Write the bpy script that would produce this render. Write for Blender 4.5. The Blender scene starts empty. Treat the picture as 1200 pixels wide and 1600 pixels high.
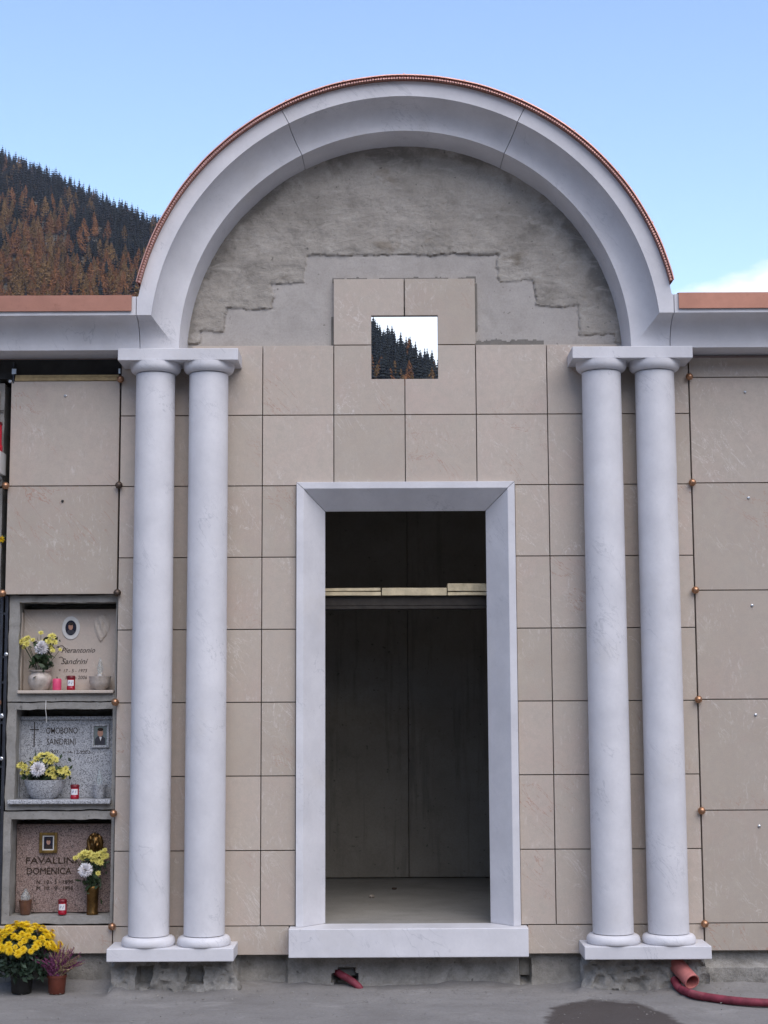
import bpy, bmesh, math, random
import numpy as np
from math import sin, cos, pi, sqrt, radians as R, atan2, asin
from mathutils import Vector, Matrix, noise

random.seed(7)
sc = bpy.context.scene
col = sc.collection

# ------------------------------------------------------------------ camera
CAM = (-0.1206, -8.678, 1.545)
cd = bpy.data.cameras.new('camera')
cam = bpy.data.objects.new('camera', cd)
col.objects.link(cam)
pt, rl = 0.11872, -0.0047
fw = Vector((0, cos(pt), sin(pt)))
rg0 = Vector((1, 0, 0))
up0 = rg0.cross(fw)
rg = rg0 * cos(rl) + up0 * sin(rl)
up = -rg0 * sin(rl) + up0 * cos(rl)
m = Matrix((rg, up, -fw)).transposed().to_4x4()
m.translation = CAM
cam.matrix_world = m
cd.sensor_width = 36
cd.lens = 2450 / 1600 * 36
cd.clip_start = 0.05
cd.clip_end = 9000
sc.camera = cam

# ------------------------------------------------------------------ sky, sun, exposure
SUN_EL, SUN_AZ = R(50), R(155)          # azimuth clockwise from +Y: behind the camera, to the right
w = bpy.data.worlds.new('World')
sc.world = w
w.use_nodes = True
N, L = w.node_tree.nodes, w.node_tree.links
N.clear()
out = N.new('ShaderNodeOutputWorld')
bg = N.new('ShaderNodeBackground')
sky = N.new('ShaderNodeTexSky')
sky.sky_type = 'NISHITA'
sky.sun_disc = False
sky.sun_elevation = SUN_EL
sky.sun_rotation = SUN_AZ
sky.altitude = 1100
sky.air_density = 1.0
sky.dust_density = 0.6
sky.ozone_density = 1.6
tc = N.new('ShaderNodeTexCoord')
sep = N.new('ShaderNodeSeparateXYZ')
L.new(tc.outputs['Generated'], sep.inputs[0])
mp = N.new('ShaderNodeMapping')
mp.inputs['Scale'].default_value = (1.0, 1.0, 2.2)
mp.inputs['Location'].default_value = (0.30, 0.55, 0.1)
L.new(tc.outputs['Generated'], mp.inputs[0])
nz = N.new('ShaderNodeTexNoise')
nz.inputs['Scale'].default_value = 5.5
nz.inputs['Detail'].default_value = 9
nz.inputs['Roughness'].default_value = 0.55
L.new(mp.outputs[0], nz.inputs['Vector'])
# clouds thicken towards the horizon
el = N.new('ShaderNodeMapRange')
el.inputs['From Min'].default_value = 0.20
el.inputs['From Max'].default_value = 0.33
el.inputs['To Min'].default_value = 0.30
el.inputs['To Max'].default_value = -0.22
L.new(sep.outputs['Z'], el.inputs['Value'])
ad = N.new('ShaderNodeMath')
ad.operation = 'ADD'
L.new(nz.outputs['Fac'], ad.inputs[0])
L.new(el.outputs[0], ad.inputs[1])
rp = N.new('ShaderNodeMapRange')
rp.inputs['From Min'].default_value = 0.50
rp.inputs['From Max'].default_value = 0.575
rp.inputs['To Max'].default_value = 0.78
rp.clamp = True
L.new(ad.outputs[0], rp.inputs['Value'])
lift = N.new('ShaderNodeMixRGB')
lift.blend_type = 'MULTIPLY'
lift.inputs['Fac'].default_value = 1
lift.inputs['Color2'].default_value = (1.04, 0.99, 0.96, 1)
L.new(sky.outputs[0], lift.inputs['Color1'])
mx = N.new('ShaderNodeMixRGB')
mx.inputs['Color2'].default_value = (3.8, 3.95, 4.2, 1)
L.new(rp.outputs[0], mx.inputs['Fac'])
L.new(lift.outputs[0], mx.inputs['Color1'])
L.new(mx.outputs[0], bg.inputs['Color'])
bg.inputs['Strength'].default_value = 0.13
L.new(bg.outputs[0], out.inputs[0])

sd = bpy.data.lights.new('sun', 'SUN')
sd.energy = 1.25
sd.angle = R(60)
sd.color = (1.0, 0.90, 0.78)
so = bpy.data.objects.new('sun', sd)
col.objects.link(so)
sv = Vector((sin(SUN_AZ) * cos(SUN_EL), cos(SUN_AZ) * cos(SUN_EL), sin(SUN_EL)))
so.rotation_euler = sv.to_track_quat('Z', 'Y').to_euler()
so.location = (6, -14, 16)

sc.view_settings.view_transform = 'Standard'
sc.view_settings.look = 'None'
sc.view_settings.exposure = 1.30
sc.view_settings.gamma = 1
sc.view_settings.use_curve_mapping = False

# ------------------------------------------------------------------ materials
def new_mat(name):
    mt = bpy.data.materials.new(name)
    mt.use_nodes = True
    nt = mt.node_tree
    return mt, nt, nt.nodes['Principled BSDF']

def mnode(nt, kind, **kw):
    n = nt.nodes.new(kind)
    for k, v in kw.items():
        if k in n.inputs:
            n.inputs[k].default_value = v
        else:
            setattr(n, k, v)
    return n

def coords(nt, rand=True):
    t = nt.nodes.new('ShaderNodeTexCoord')
    if not rand:
        return t.outputs['Object']
    oi = nt.nodes.new('ShaderNodeObjectInfo')
    mu = mnode(nt, 'ShaderNodeMath', operation='MULTIPLY')
    mu.inputs[1].default_value = 37.0
    nt.links.new(oi.outputs['Random'], mu.inputs[0])
    va = mnode(nt, 'ShaderNodeVectorMath', operation='ADD')
    nt.links.new(t.outputs['Object'], va.inputs[0])
    nt.links.new(mu.outputs[0], va.inputs[1])
    return va.outputs[0]

def ramp(nt, src, a, b, lo=0.0, hi=1.0):
    r = mnode(nt, 'ShaderNodeMapRange')
    r.inputs['From Min'].default_value = a
    r.inputs['From Max'].default_value = b
    r.inputs['To Min'].default_value = lo
    r.inputs['To Max'].default_value = hi
    nt.links.new(src, r.inputs['Value'])
    return r.outputs[0]

def mixc(nt, fac, a, b, mode='MIX'):
    n = mnode(nt, 'ShaderNodeMixRGB', blend_type=mode)
    for i, s in ((0, fac), (1, a), (2, b)):
        if hasattr(s, 'is_output'):
            nt.links.new(s, n.inputs[i])
        elif isinstance(s, (int, float)):
            n.inputs[i].default_value = s
        else:
            n.inputs[i].default_value = (*s, 1)
    return n.outputs[0]

def noise_tex(nt, vec, scale, detail=6, rough=0.6, stretch=None, dist=0.0):
    if stretch:
        mpn = mnode(nt, 'ShaderNodeMapping')
        mpn.inputs['Scale'].default_value = stretch
        nt.links.new(vec, mpn.inputs[0])
        vec = mpn.outputs[0]
    n = mnode(nt, 'ShaderNodeTexNoise', Scale=scale, Detail=detail, Roughness=rough, Distortion=dist)
    nt.links.new(vec, n.inputs['Vector'])
    return n.outputs['Fac']

def veins(nt, vec, scale, width, mask_scale, m0=0.5, m1=0.62, dist=1.2):
    mpn = mnode(nt, 'ShaderNodeMapping')
    mpn.inputs['Rotation'].default_value = (0.3, R(38), 0.2)
    nt.links.new(vec, mpn.inputs[0])
    n = noise_tex(nt, mpn.outputs[0], scale, 5, 0.62, (1.5, 1.2, 0.42), dist)
    s = mnode(nt, 'ShaderNodeMath', operation='SUBTRACT')
    s.inputs[1].default_value = 0.5
    nt.links.new(n, s.inputs[0])
    a = mnode(nt, 'ShaderNodeMath', operation='ABSOLUTE')
    nt.links.new(s.outputs[0], a.inputs[0])
    line = ramp(nt, a.outputs[0], 0.0, width, 1, 0)
    mk = ramp(nt, noise_tex(nt, vec, mask_scale, 3, 0.5), m0, m1)
    mu = mnode(nt, 'ShaderNodeMath', operation='MULTIPLY')
    nt.links.new(line, mu.inputs[0])
    nt.links.new(mk, mu.inputs[1])
    return mu.outputs[0]

def bump(nt, bs, src, strength, distance):
    b = mnode(nt, 'ShaderNodeBump', Strength=strength, Distance=distance)
    nt.links.new(src, b.inputs['Height'])
    nt.links.new(b.outputs[0], bs.inputs['Normal'])

def simple(name, c, rough=0.6, metal=0.0, var=0.12, scale=30, bmp=0.0, bd=0.002, spec=0.4, rand=True):
    mt, nt, bs = new_mat(name)
    v = coords(nt, rand)
    n = noise_tex(nt, v, scale, 5, 0.6)
    f = ramp(nt, n, 0.3, 0.7)
    c1 = tuple(x * (1 - var) for x in c)
    c2 = tuple(min(1, x * (1 + var)) for x in c)
    nt.links.new(mixc(nt, f, c1, c2), bs.inputs['Base Color'])
    bs.inputs['Roughness'].default_value = rough
    bs.inputs['Metallic'].default_value = metal
    bs.inputs['Specular IOR Level'].default_value = spec
    if bmp:
        bump(nt, bs, n, bmp, bd)
    return mt

def marble_mat():
    mt, nt, bs = new_mat('white marble')
    v = coords(nt)
    cloud = ramp(nt, noise_tex(nt, v, 4.5, 6, 0.6), 0.3, 0.72)
    c = mixc(nt, cloud, (0.55, 0.545, 0.57), (0.665, 0.657, 0.68))
    c = mixc(nt, ramp(nt, noise_tex(nt, v, 60, 4, 0.7), 0.45, 0.75, 0, 0.16), c, (0.44, 0.44, 0.48))
    vn = veins(nt, v, 3.0, 0.008, 2.6, 0.52, 0.62, 0.6)
    c = mixc(nt, ramp(nt, vn, 0, 1, 0, 0.36), c, (0.28, 0.29, 0.33))
    vf = veins(nt, v, 9.0, 0.016, 3.2, 0.56, 0.64, 1.0)
    c = mixc(nt, ramp(nt, vf, 0, 1, 0, 0.42), c, (0.30, 0.31, 0.35))
    # dusty yellowish smears left from the building work
    c = mixc(nt, ramp(nt, noise_tex(nt, v, 2.2, 5, 0.65), 0.58, 0.78, 0, 0.22), c, (0.52, 0.47, 0.40))
    nt.links.new(c, bs.inputs['Base Color'])
    bs.inputs['Roughness'].default_value = 0.5
    bs.inputs['Specular IOR Level'].default_value = 0.35
    bump(nt, bs, noise_tex(nt, v, 180, 3, 0.6), 0.12, 0.001)
    return mt

def limestone_mat(name, rand_tint=0.5, tone=1.0):
    mt, nt, bs = new_mat(name)
    v = coords(nt)
    oi = nt.nodes.new('ShaderNodeObjectInfo')
    a = mixc(nt, oi.outputs['Random'], (0.352 * tone, 0.300 * tone, 0.247 * tone), (0.452 * tone, 0.382 * tone, 0.328 * tone))
    f = ramp(nt, noise_tex(nt, v, 5, 7, 0.62), 0.36, 0.74, 0, 0.8)
    c = mixc(nt, f, a, (0.405 * tone, 0.36 * tone, 0.305 * tone))
    # reddish clouds
    c = mixc(nt, ramp(nt, noise_tex(nt, v, 3.0, 4, 0.6), 0.5, 0.75, 0, 0.40), c, (0.42 * tone, 0.315 * tone, 0.275 * tone))
    c = mixc(nt, ramp(nt, noise_tex(nt, v, 26, 4, 0.65), 0.42, 0.66, 0, 0.35), c, (0.335 * tone, 0.298 * tone, 0.262 * tone))
    # fine grain
    c = mixc(nt, ramp(nt, noise_tex(nt, v, 150, 3, 0.7), 0.35, 0.7, 0, 0.26), c, (0.30, 0.26, 0.235))
    # chalky upright scuffs
    mk = ramp(nt, noise_tex(nt, v, 4.5, 3, 0.5), 0.45, 0.62)
    sfn = ramp(nt, noise_tex(nt, v, 38, 7, 0.75, (1.5, 1, 0.55), 0.6), 0.55, 0.68, 0, 0.85)
    mu = mnode(nt, 'ShaderNodeMath', operation='MULTIPLY')
    nt.links.new(mk, mu.inputs[0])
    nt.links.new(sfn, mu.inputs[1])
    c = mixc(nt, mu.outputs[0], c, (0.58, 0.535, 0.50))
    # thin natural veins: pale and rusty
    c = mixc(nt, ramp(nt, veins(nt, v, 5.0, 0.009, 2.4, 0.50, 0.62), 0, 1, 0, 0.75), c, (0.62, 0.58, 0.54))
    c = mixc(nt, ramp(nt, veins(nt, v, 3.2, 0.009, 1.9, 0.53, 0.65, 2.0), 0, 1, 0, 0.7), c, (0.34, 0.17, 0.12))
    nt.links.new(c, bs.inputs['Base Color'])
    bs.inputs['Roughness'].default_value = 0.5
    bs.inputs['Specular IOR Level'].default_value = 0.3
    bump(nt, bs, noise_tex(nt, v, 120, 4, 0.6), 0.10, 0.001)
    return mt

def concrete_mat(name, c1, c2, dirt=(0.10, 0.095, 0.085), dirt_amt=0.5, scale=4.0, bmp=0.5, bd=0.006, streak=False, rand=False):
    mt, nt, bs = new_mat(name)
    v = coords(nt, rand)
    f = ramp(nt, noise_tex(nt, v, scale, 8, 0.65), 0.3, 0.7)
    c = mixc(nt, f, c1, c2)
    c = mixc(nt, ramp(nt, noise_tex(nt, v, scale * 1.7, 6, 0.7, None, 0.4), 0.52, 0.72, 0, dirt_amt), c, dirt)
    c = mixc(nt, ramp(nt, noise_tex(nt, v, 90, 4, 0.7), 0.4, 0.75, 0, 0.3), c, tuple(x * 0.55 for x in c1))
    if streak:
        c = mixc(nt, ramp(nt, noise_tex(nt, v, 9, 6, 0.7, (1.3, 1, 0.10)), 0.54, 0.70, 0, 0.55), c, tuple(x * 0.45 for x in c1))
    pit = ramp(nt, noise_tex(nt, v, 34, 3, 0.5), 0.68, 0.74, 0, 0.65)
    c = mixc(nt, pit, c, tuple(x * 0.3 for x in c1))
    nt.links.new(c, bs.inputs['Base Color'])
    bs.inputs['Roughness'].default_value = 0.92
    bs.inputs['Specular IOR Level'].default_value = 0.2
    h = mixc(nt, 0.5, noise_tex(nt, v, 45, 6, 0.7), noise_tex(nt, v, 12, 6, 0.65))
    bump(nt, bs, h, bmp, bd)
    return mt

def damp_and_shade(mt, radius0, zc):
    """dampness and painted-in shade under the arch ring, broken up by noise"""
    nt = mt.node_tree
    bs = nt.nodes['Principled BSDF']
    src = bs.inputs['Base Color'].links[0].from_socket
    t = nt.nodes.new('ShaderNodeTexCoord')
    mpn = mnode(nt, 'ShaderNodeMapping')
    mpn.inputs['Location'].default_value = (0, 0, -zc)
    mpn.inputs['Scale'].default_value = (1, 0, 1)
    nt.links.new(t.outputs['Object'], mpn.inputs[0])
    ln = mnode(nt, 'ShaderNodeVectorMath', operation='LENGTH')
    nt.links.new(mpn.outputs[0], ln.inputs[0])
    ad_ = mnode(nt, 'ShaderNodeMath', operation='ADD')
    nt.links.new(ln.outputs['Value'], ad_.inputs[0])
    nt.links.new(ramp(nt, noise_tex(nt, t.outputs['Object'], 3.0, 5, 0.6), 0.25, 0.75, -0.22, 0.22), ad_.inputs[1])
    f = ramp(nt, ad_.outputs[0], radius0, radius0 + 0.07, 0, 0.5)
    c = mixc(nt, f, src, (0.105, 0.095, 0.082))  # dark ring: wet cement patches and the arch's shade in one colour
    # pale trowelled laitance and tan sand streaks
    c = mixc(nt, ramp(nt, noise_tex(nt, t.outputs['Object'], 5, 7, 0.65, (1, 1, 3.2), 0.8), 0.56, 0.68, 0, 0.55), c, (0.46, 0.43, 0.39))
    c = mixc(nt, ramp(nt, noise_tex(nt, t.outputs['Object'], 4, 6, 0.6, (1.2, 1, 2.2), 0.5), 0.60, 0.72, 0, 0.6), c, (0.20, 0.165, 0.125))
    nt.links.new(c, bs.inputs['Base Color'])
    # trowel ridges on top of the grain
    old = bs.inputs['Normal'].links[0].from_socket
    b2 = mnode(nt, 'ShaderNodeBump', Strength=0.45, Distance=0.012)
    w1 = noise_tex(nt, t.outputs['Object'], 4.5, 7, 0.6, (1, 1, 2.4), 0.9)
    w2 = ramp(nt, noise_tex(nt, t.outputs['Object'], 16, 3, 0.5, (1, 1, 2.0), 1.2), 0.48, 0.54)
    nt.links.new(mixc(nt, 0.22, w1, w2), b2.inputs['Height'])
    nt.links.new(old, b2.inputs['Normal'])
    nt.links.new(b2.outputs[0], bs.inputs['Normal'])

def granite_mat(name, base, dark, light, scale=230):
    mt, nt, bs = new_mat(name)
    v = coords(nt)
    vo = mnode(nt, 'ShaderNodeTexVoronoi', Scale=scale)
    nt.links.new(v, vo.inputs['Vector'])
    sp = mnode(nt, 'ShaderNodeSeparateXYZ')
    nt.links.new(vo.outputs['Color'], sp.inputs[0])
    c = mixc(nt, ramp(nt, sp.outputs[0], 0.52, 0.60), base, light)
    c = mixc(nt, ramp(nt, sp.outputs[1], 0.76, 0.82), c, dark)
    c = mixc(nt, ramp(nt, noise_tex(nt, v, 14, 4, 0.6), 0.4, 0.7, 0, 0.35), c, base)
    nt.links.new(c, bs.inputs['Base Color'])
    bs.inputs['Roughness'].default_value = 0.35
    return mt

def copper_mat(name, c, rough, metal=0.85):
    mt, nt, bs = new_mat(name)
    v = coords(nt, False)
    f = ramp(nt, noise_tex(nt, v, 7, 6, 0.65), 0.3, 0.7)
    cc = mixc(nt, f, tuple(x * 0.8 for x in c), c)
    cc = mixc(nt, ramp(nt, noise_tex(nt, v, 26, 5, 0.7), 0.58, 0.72, 0, 0.4), cc, (0.20, 0.09, 0.06))
    nt.links.new(cc, bs.inputs['Base Color'])
    bs.inputs['Metallic'].default_value = metal
    bs.inputs['Roughness'].default_value = rough
    bump(nt, bs, noise_tex(nt, v, 5, 2, 0.5), 0.25, 0.01)
    return mt

def ground_mat():
    mt, nt, bs = new_mat('dusty concrete yard')
    v = coords(nt, False)
    f = ramp(nt, noise_tex(nt, v, 1.6, 8, 0.62), 0.3, 0.7)
    c = mixc(nt, f, (0.172, 0.164, 0.158), (0.252, 0.242, 0.233))
    c = mixc(nt, ramp(nt, noise_tex(nt, v, 5, 7, 0.7, (0.6, 1.6, 1)), 0.52, 0.74, 0, 0.5), c, (0.13, 0.118, 0.108))
    c = mixc(nt, ramp(nt, noise_tex(nt, v, 60, 5, 0.7), 0.4, 0.75, 0, 0.4), c, (0.11, 0.104, 0.098))
    c = mixc(nt, ramp(nt, veins(nt, v, 1.1, 0.004, 1.3, 0.50, 0.60, 0.8), 0, 1, 0, 0.55), c, (0.06, 0.055, 0.05))
    c = mixc(nt, ramp(nt, noise_tex(nt, v, 2.6, 6, 0.7, (1, 2.2, 1), 0.5), 0.58, 0.66, 0, 0.45), c, (0.30, 0.288, 0.275))
    c = mixc(nt, ramp(nt, noise_tex(nt, v, 180, 3, 0.7), 0.60, 0.72, 0, 0.35), c, (0.32, 0.31, 0.30))
    # oval wet stain in front of the right pair of columns, edge broken by noise
    mpn = mnode(nt, 'ShaderNodeMapping')
    mpn.inputs['Location'].default_value = (-0.97 / 0.32, 0.95 / 0.60, 0)
    mpn.inputs['Scale'].default_value = (1 / 0.32, 1 / 0.60, 0)
    nt.links.new(v, mpn.inputs[0])
    ln = mnode(nt, 'ShaderNodeVectorMath', operation='LENGTH')
    nt.links.new(mpn.outputs[0], ln.inputs[0])
    adn = mnode(nt, 'ShaderNodeMath', operation='ADD')
    nt.links.new(ln.outputs['Value'], adn.inputs[0])
    nt.links.new(ramp(nt, noise_tex(nt, v, 9, 6, 0.65), 0.2, 0.8, -0.11, 0.11), adn.inputs[1])
    wet = ramp(nt, adn.outputs[0], 0.95, 1.05, 1, 0)
    c = mixc(nt, ramp(nt, wet, 0, 1, 0, 0.86), c, (0.046, 0.036, 0.033))
    nt.links.new(c, bs.inputs['Base Color'])
    nt.links.new(ramp(nt, wet, 0, 1, 0.93, 0.62), bs.inputs['Roughness'])
    bs.inputs['Specular IOR Level'].default_value = 0.25
    h = mixc(nt, 0.45, noise_tex(nt, v, 60, 6, 0.7), noise_tex(nt, v, 9, 6, 0.6))
    bump(nt, bs, h, 0.5, 0.006)
    return mt

def glass_mat(name, c, rough=0.08):
    mt, nt, bs = new_mat(name)
    bs.inputs['Base Color'].default_value = (*c, 1)
    bs.inputs['Roughness'].default_value = rough
    bs.inputs['Transmission Weight'].default_value = 0.85
    bs.inputs['IOR'].default_value = 1.3
    return mt

def tree_mat(name, c, var):
    mt, nt, bs = new_mat(name)
    oi = nt.nodes.new('ShaderNodeObjectInfo')
    t = nt.nodes.new('ShaderNodeNewGeometry')
    a = tuple(x * (1 - var) for x in c)
    b = tuple(x * (1 + var) for x in c)
    n = noise_tex(nt, t.outputs['Position'], 0.16, 3, 0.6)
    m1 = mixc(nt, ramp(nt, n, 0.3, 0.7), a, b)
    m2 = mixc(nt, ramp(nt, oi.outputs['Random'], 0.1, 0.9, 0, 0.65), m1, tuple(x * 0.42 for x in a))
    n2 = noise_tex(nt, t.outputs['Position'], 1.2, 2, 0.6)
    m3 = mixc(nt, ramp(nt, n2, 0.3, 0.7, 0, 0.45), m2, a)
    nt.links.new(m3, bs.inputs['Base Color'])
    bs.inputs['Roughness'].default_value = 0.9
    bs.inputs['Specular IOR Level'].default_value = 0.1
    return mt

M = {}
M['marble'] = marble_mat()
M['slab'] = limestone_mat('beige limestone', tone=1.16)
M['panel'] = limestone_mat('beige limestone panel', tone=1.06)
M['upper'] = concrete_mat('grey cement render', (0.275, 0.252, 0.222), (0.430, 0.398, 0.358), (0.150, 0.138, 0.120), 0.6, 3.2, 0.7, 0.010)
damp_and_shade(M['upper'], 1.15, 3.467)
M['lower'] = concrete_mat('pale cement render', (0.370, 0.342, 0.318), (0.450, 0.420, 0.392), (0.27, 0.25, 0.225), 0.4, 4.5, 0.45, 0.006)
M['mortar'] = concrete_mat('wet mortar', (0.16, 0.15, 0.137), (0.22, 0.208, 0.19), (0.11, 0.102, 0.092), 0.4, 9, 0.6, 0.006)
M['concrete'] = concrete_mat('old grey concrete', (0.225, 0.215, 0.200), (0.320, 0.308, 0.288), (0.13, 0.122, 0.11), 0.5, 7, 0.5, 0.006, rand=True)
M['rough'] = concrete_mat('rough footing concrete', (0.19, 0.18, 0.163), (0.36, 0.345, 0.32), (0.105, 0.095, 0.082), 0.6, 9, 1.0, 0.018)
M['inner'] = concrete_mat('bare inner wall', (0.255, 0.233, 0.198), (0.325, 0.299, 0.258), (0.16, 0.146, 0.122), 0.4, 3, 0.35, 0.005, streak=True)
M['floor'] = concrete_mat('screed floor', (0.225, 0.215, 0.195), (0.295, 0.283, 0.258), (0.16, 0.152, 0.137), 0.4, 3, 0.3, 0.004)
M['dark'] = simple('matt dark', (0.030, 0.030, 0.030), 0.9, 0, 0.3, 12, 0.5)
M['beam'] = simple('dark stained beam', (0.034, 0.029, 0.025), 0.9, 0, 0.3, 20, 0.4)
M['steel'] = simple('dark steel rail', (0.060, 0.065, 0.078), 0.42, 0.75, 0.25, 25)
M['bolt'] = simple('zinc bolt', (0.62, 0.64, 0.66), 0.28, 0.9, 0.1, 40)
M['copper'] = copper_mat('sheet copper', (0.78, 0.42, 0.335), 0.30)
M['coping'] = copper_mat('brushed copper coping', (0.44, 0.215, 0.155), 0.50, 0.65)
M['stud'] = simple('bronze stud', (0.40, 0.22, 0.13), 0.38, 0.85, 0.2, 60)
M['oldstud'] = simple('tarnished stud', (0.10, 0.075, 0.06), 0.5, 0.7, 0.3, 60)
M['wood'] = simple('raw board', (0.52, 0.44, 0.29), 0.8, 0, 0.25, 22, 0.4)
M['lath'] = simple('pale lath', (0.36, 0.27, 0.14), 0.8, 0, 0.25, 30, 0.3)
M['cream'] = limestone_mat('cream grave marble', tone=1.25)
M['grey_granite'] = granite_mat('grey granite', (0.33, 0.34, 0.36), (0.13, 0.13, 0.14), (0.46, 0.47, 0.49))
M['pink_granite'] = granite_mat('pink granite', (0.215, 0.150, 0.130), (0.06, 0.045, 0.04), (0.32, 0.24, 0.215))
M['letter'] = simple('dark lettering', (0.055, 0.045, 0.040), 0.5, 0.2, 0.2, 50)
M['bronze_letter'] = simple('bronze lettering', (0.060, 0.040, 0.028), 0.45, 0.6, 0.3, 50)
M['ceramic'] = simple('mottled ceramic', (0.40, 0.35, 0.31), 0.35, 0, 0.25, 40)
M['frame_white'] = simple('white frame', (0.58, 0.57, 0.55), 0.4, 0, 0.08, 30)
M['frame_gold'] = simple('aged brass frame', (0.22, 0.14, 0.045), 0.4, 0.8, 0.35, 40)
M['bronze'] = simple('aged bronze', (0.145, 0.080, 0.026), 0.36, 0.85, 0.5, 24, 0.3)
M['photo_dark'] = simple('photo backdrop', (0.020, 0.020, 0.035), 0.25, 0, 0.2, 60)
M['photo_grey'] = simple('photo pale backdrop', (0.17, 0.20, 0.20), 0.25, 0, 0.15, 60)
M['skin'] = simple('photo skin', (0.40, 0.22, 0.16), 0.3, 0, 0.12, 90)
M['suit'] = simple('photo suit', (0.045, 0.045, 0.055), 0.3, 0, 0.2, 90)
M['hair'] = simple('photo hair', (0.028, 0.018, 0.014), 0.3, 0, 0.2, 90)
M['red'] = simple('red candle cup', (0.30, 0.006, 0.020), 0.25, 0, 0.15, 30, spec=0.5)
M['brightred'] = simple('bright red glass', (0.50, 0.010, 0.030), 0.3, 0, 0.1, 30)
M['dkred'] = simple('dark red lid', (0.13, 0.006, 0.012), 0.35, 0, 0.15, 30)
M['pink'] = simple('pink wax', (0.62, 0.065, 0.16), 0.45, 0, 0.1, 30)
M['label'] = simple('paper label', (0.66, 0.66, 0.68), 0.6, 0, 0.06, 60)
M['ink'] = simple('faded label print', (0.26, 0.27, 0.36), 0.6, 0, 0.1, 60)
M['glass'] = glass_mat('lamp glass', (0.75, 0.80, 0.80))
M['amber'] = simple('brown lamp cup', (0.115, 0.055, 0.035), 0.3, 0, 0.2, 40)
M['yellow'] = simple('yellow petal', (0.70, 0.47, 0.006), 0.6, 0, 0.14, 60)
M['lemon'] = simple('pale yellow petal', (0.62, 0.555, 0.14), 0.6, 0, 0.16, 60)
M['white'] = simple('white petal', (0.74, 0.72, 0.74), 0.6, 0, 0.06, 60)
M['leaf'] = simple('dark leaf', (0.028, 0.050, 0.020), 0.55, 0, 0.4, 30)
M['leaf2'] = simple('chrysanthemum leaf', (0.022, 0.042, 0.024), 0.6, 0, 0.4, 30)
M['heather'] = simple('heather purple', (0.165, 0.042, 0.110), 0.8, 0, 0.35, 40)
M['heather2'] = simple('heather straw', (0.27, 0.20, 0.115), 0.8, 0, 0.3, 40)
M['pot_black'] = simple('black plastic pot', (0.010, 0.010, 0.010), 0.5, 0, 0.2, 30)
M['pot_brown'] = simple('brown plastic pot', (0.105, 0.026, 0.015), 0.5, 0, 0.2, 30)
M['soil'] = simple('potting soil', (0.018, 0.013, 0.010), 0.95, 0, 0.4, 40, 0.8)
M['conduit'] = simple('red corrugated conduit', (0.190, 0.030, 0.048), 0.65, 0, 0.35, 22)
M['pipe'] = simple('dusty orange pipe', (0.44, 0.150, 0.135), 0.6, 0, 0.25, 14)
M['ground'] = ground_mat()
M['grass'] = simple('dry autumn grass', (0.075, 0.060, 0.040), 0.95, 0, 0.3, 0.02, rand=False)
M['slope'] = simple('unseen far slope', (0.060, 0.052, 0.038), 0.95, 0, 0.35, 0.02, rand=False)
M['larch'] = tree_mat('larch needles', (0.240, 0.102, 0.038), 0.25)
M['larch2'] = tree_mat('yellow larch needles', (0.205, 0.116, 0.044), 0.25)
M['spruce'] = tree_mat('spruce needles', (0.022, 0.027, 0.027), 0.35)
M['bark'] = simple('bark', (0.06, 0.042, 0.032), 0.95, 0, 0.3, 4)

# ------------------------------------------------------------------ builders
OFF = {}

def tag(o, label=None, cat=None, group=None, kind=None):
    for k, v in (('label', label), ('category', cat), ('group', group), ('kind', kind)):
        if v:
            o[k] = v
    return o

def thing(name, loc, label, cat, group=None):
    o = bpy.data.objects.new(name, None)
    o.empty_display_size = 0.1
    col.objects.link(o)
    o.location = loc
    OFF[o] = Vector(loc)
    return tag(o, label, cat, group)

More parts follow.
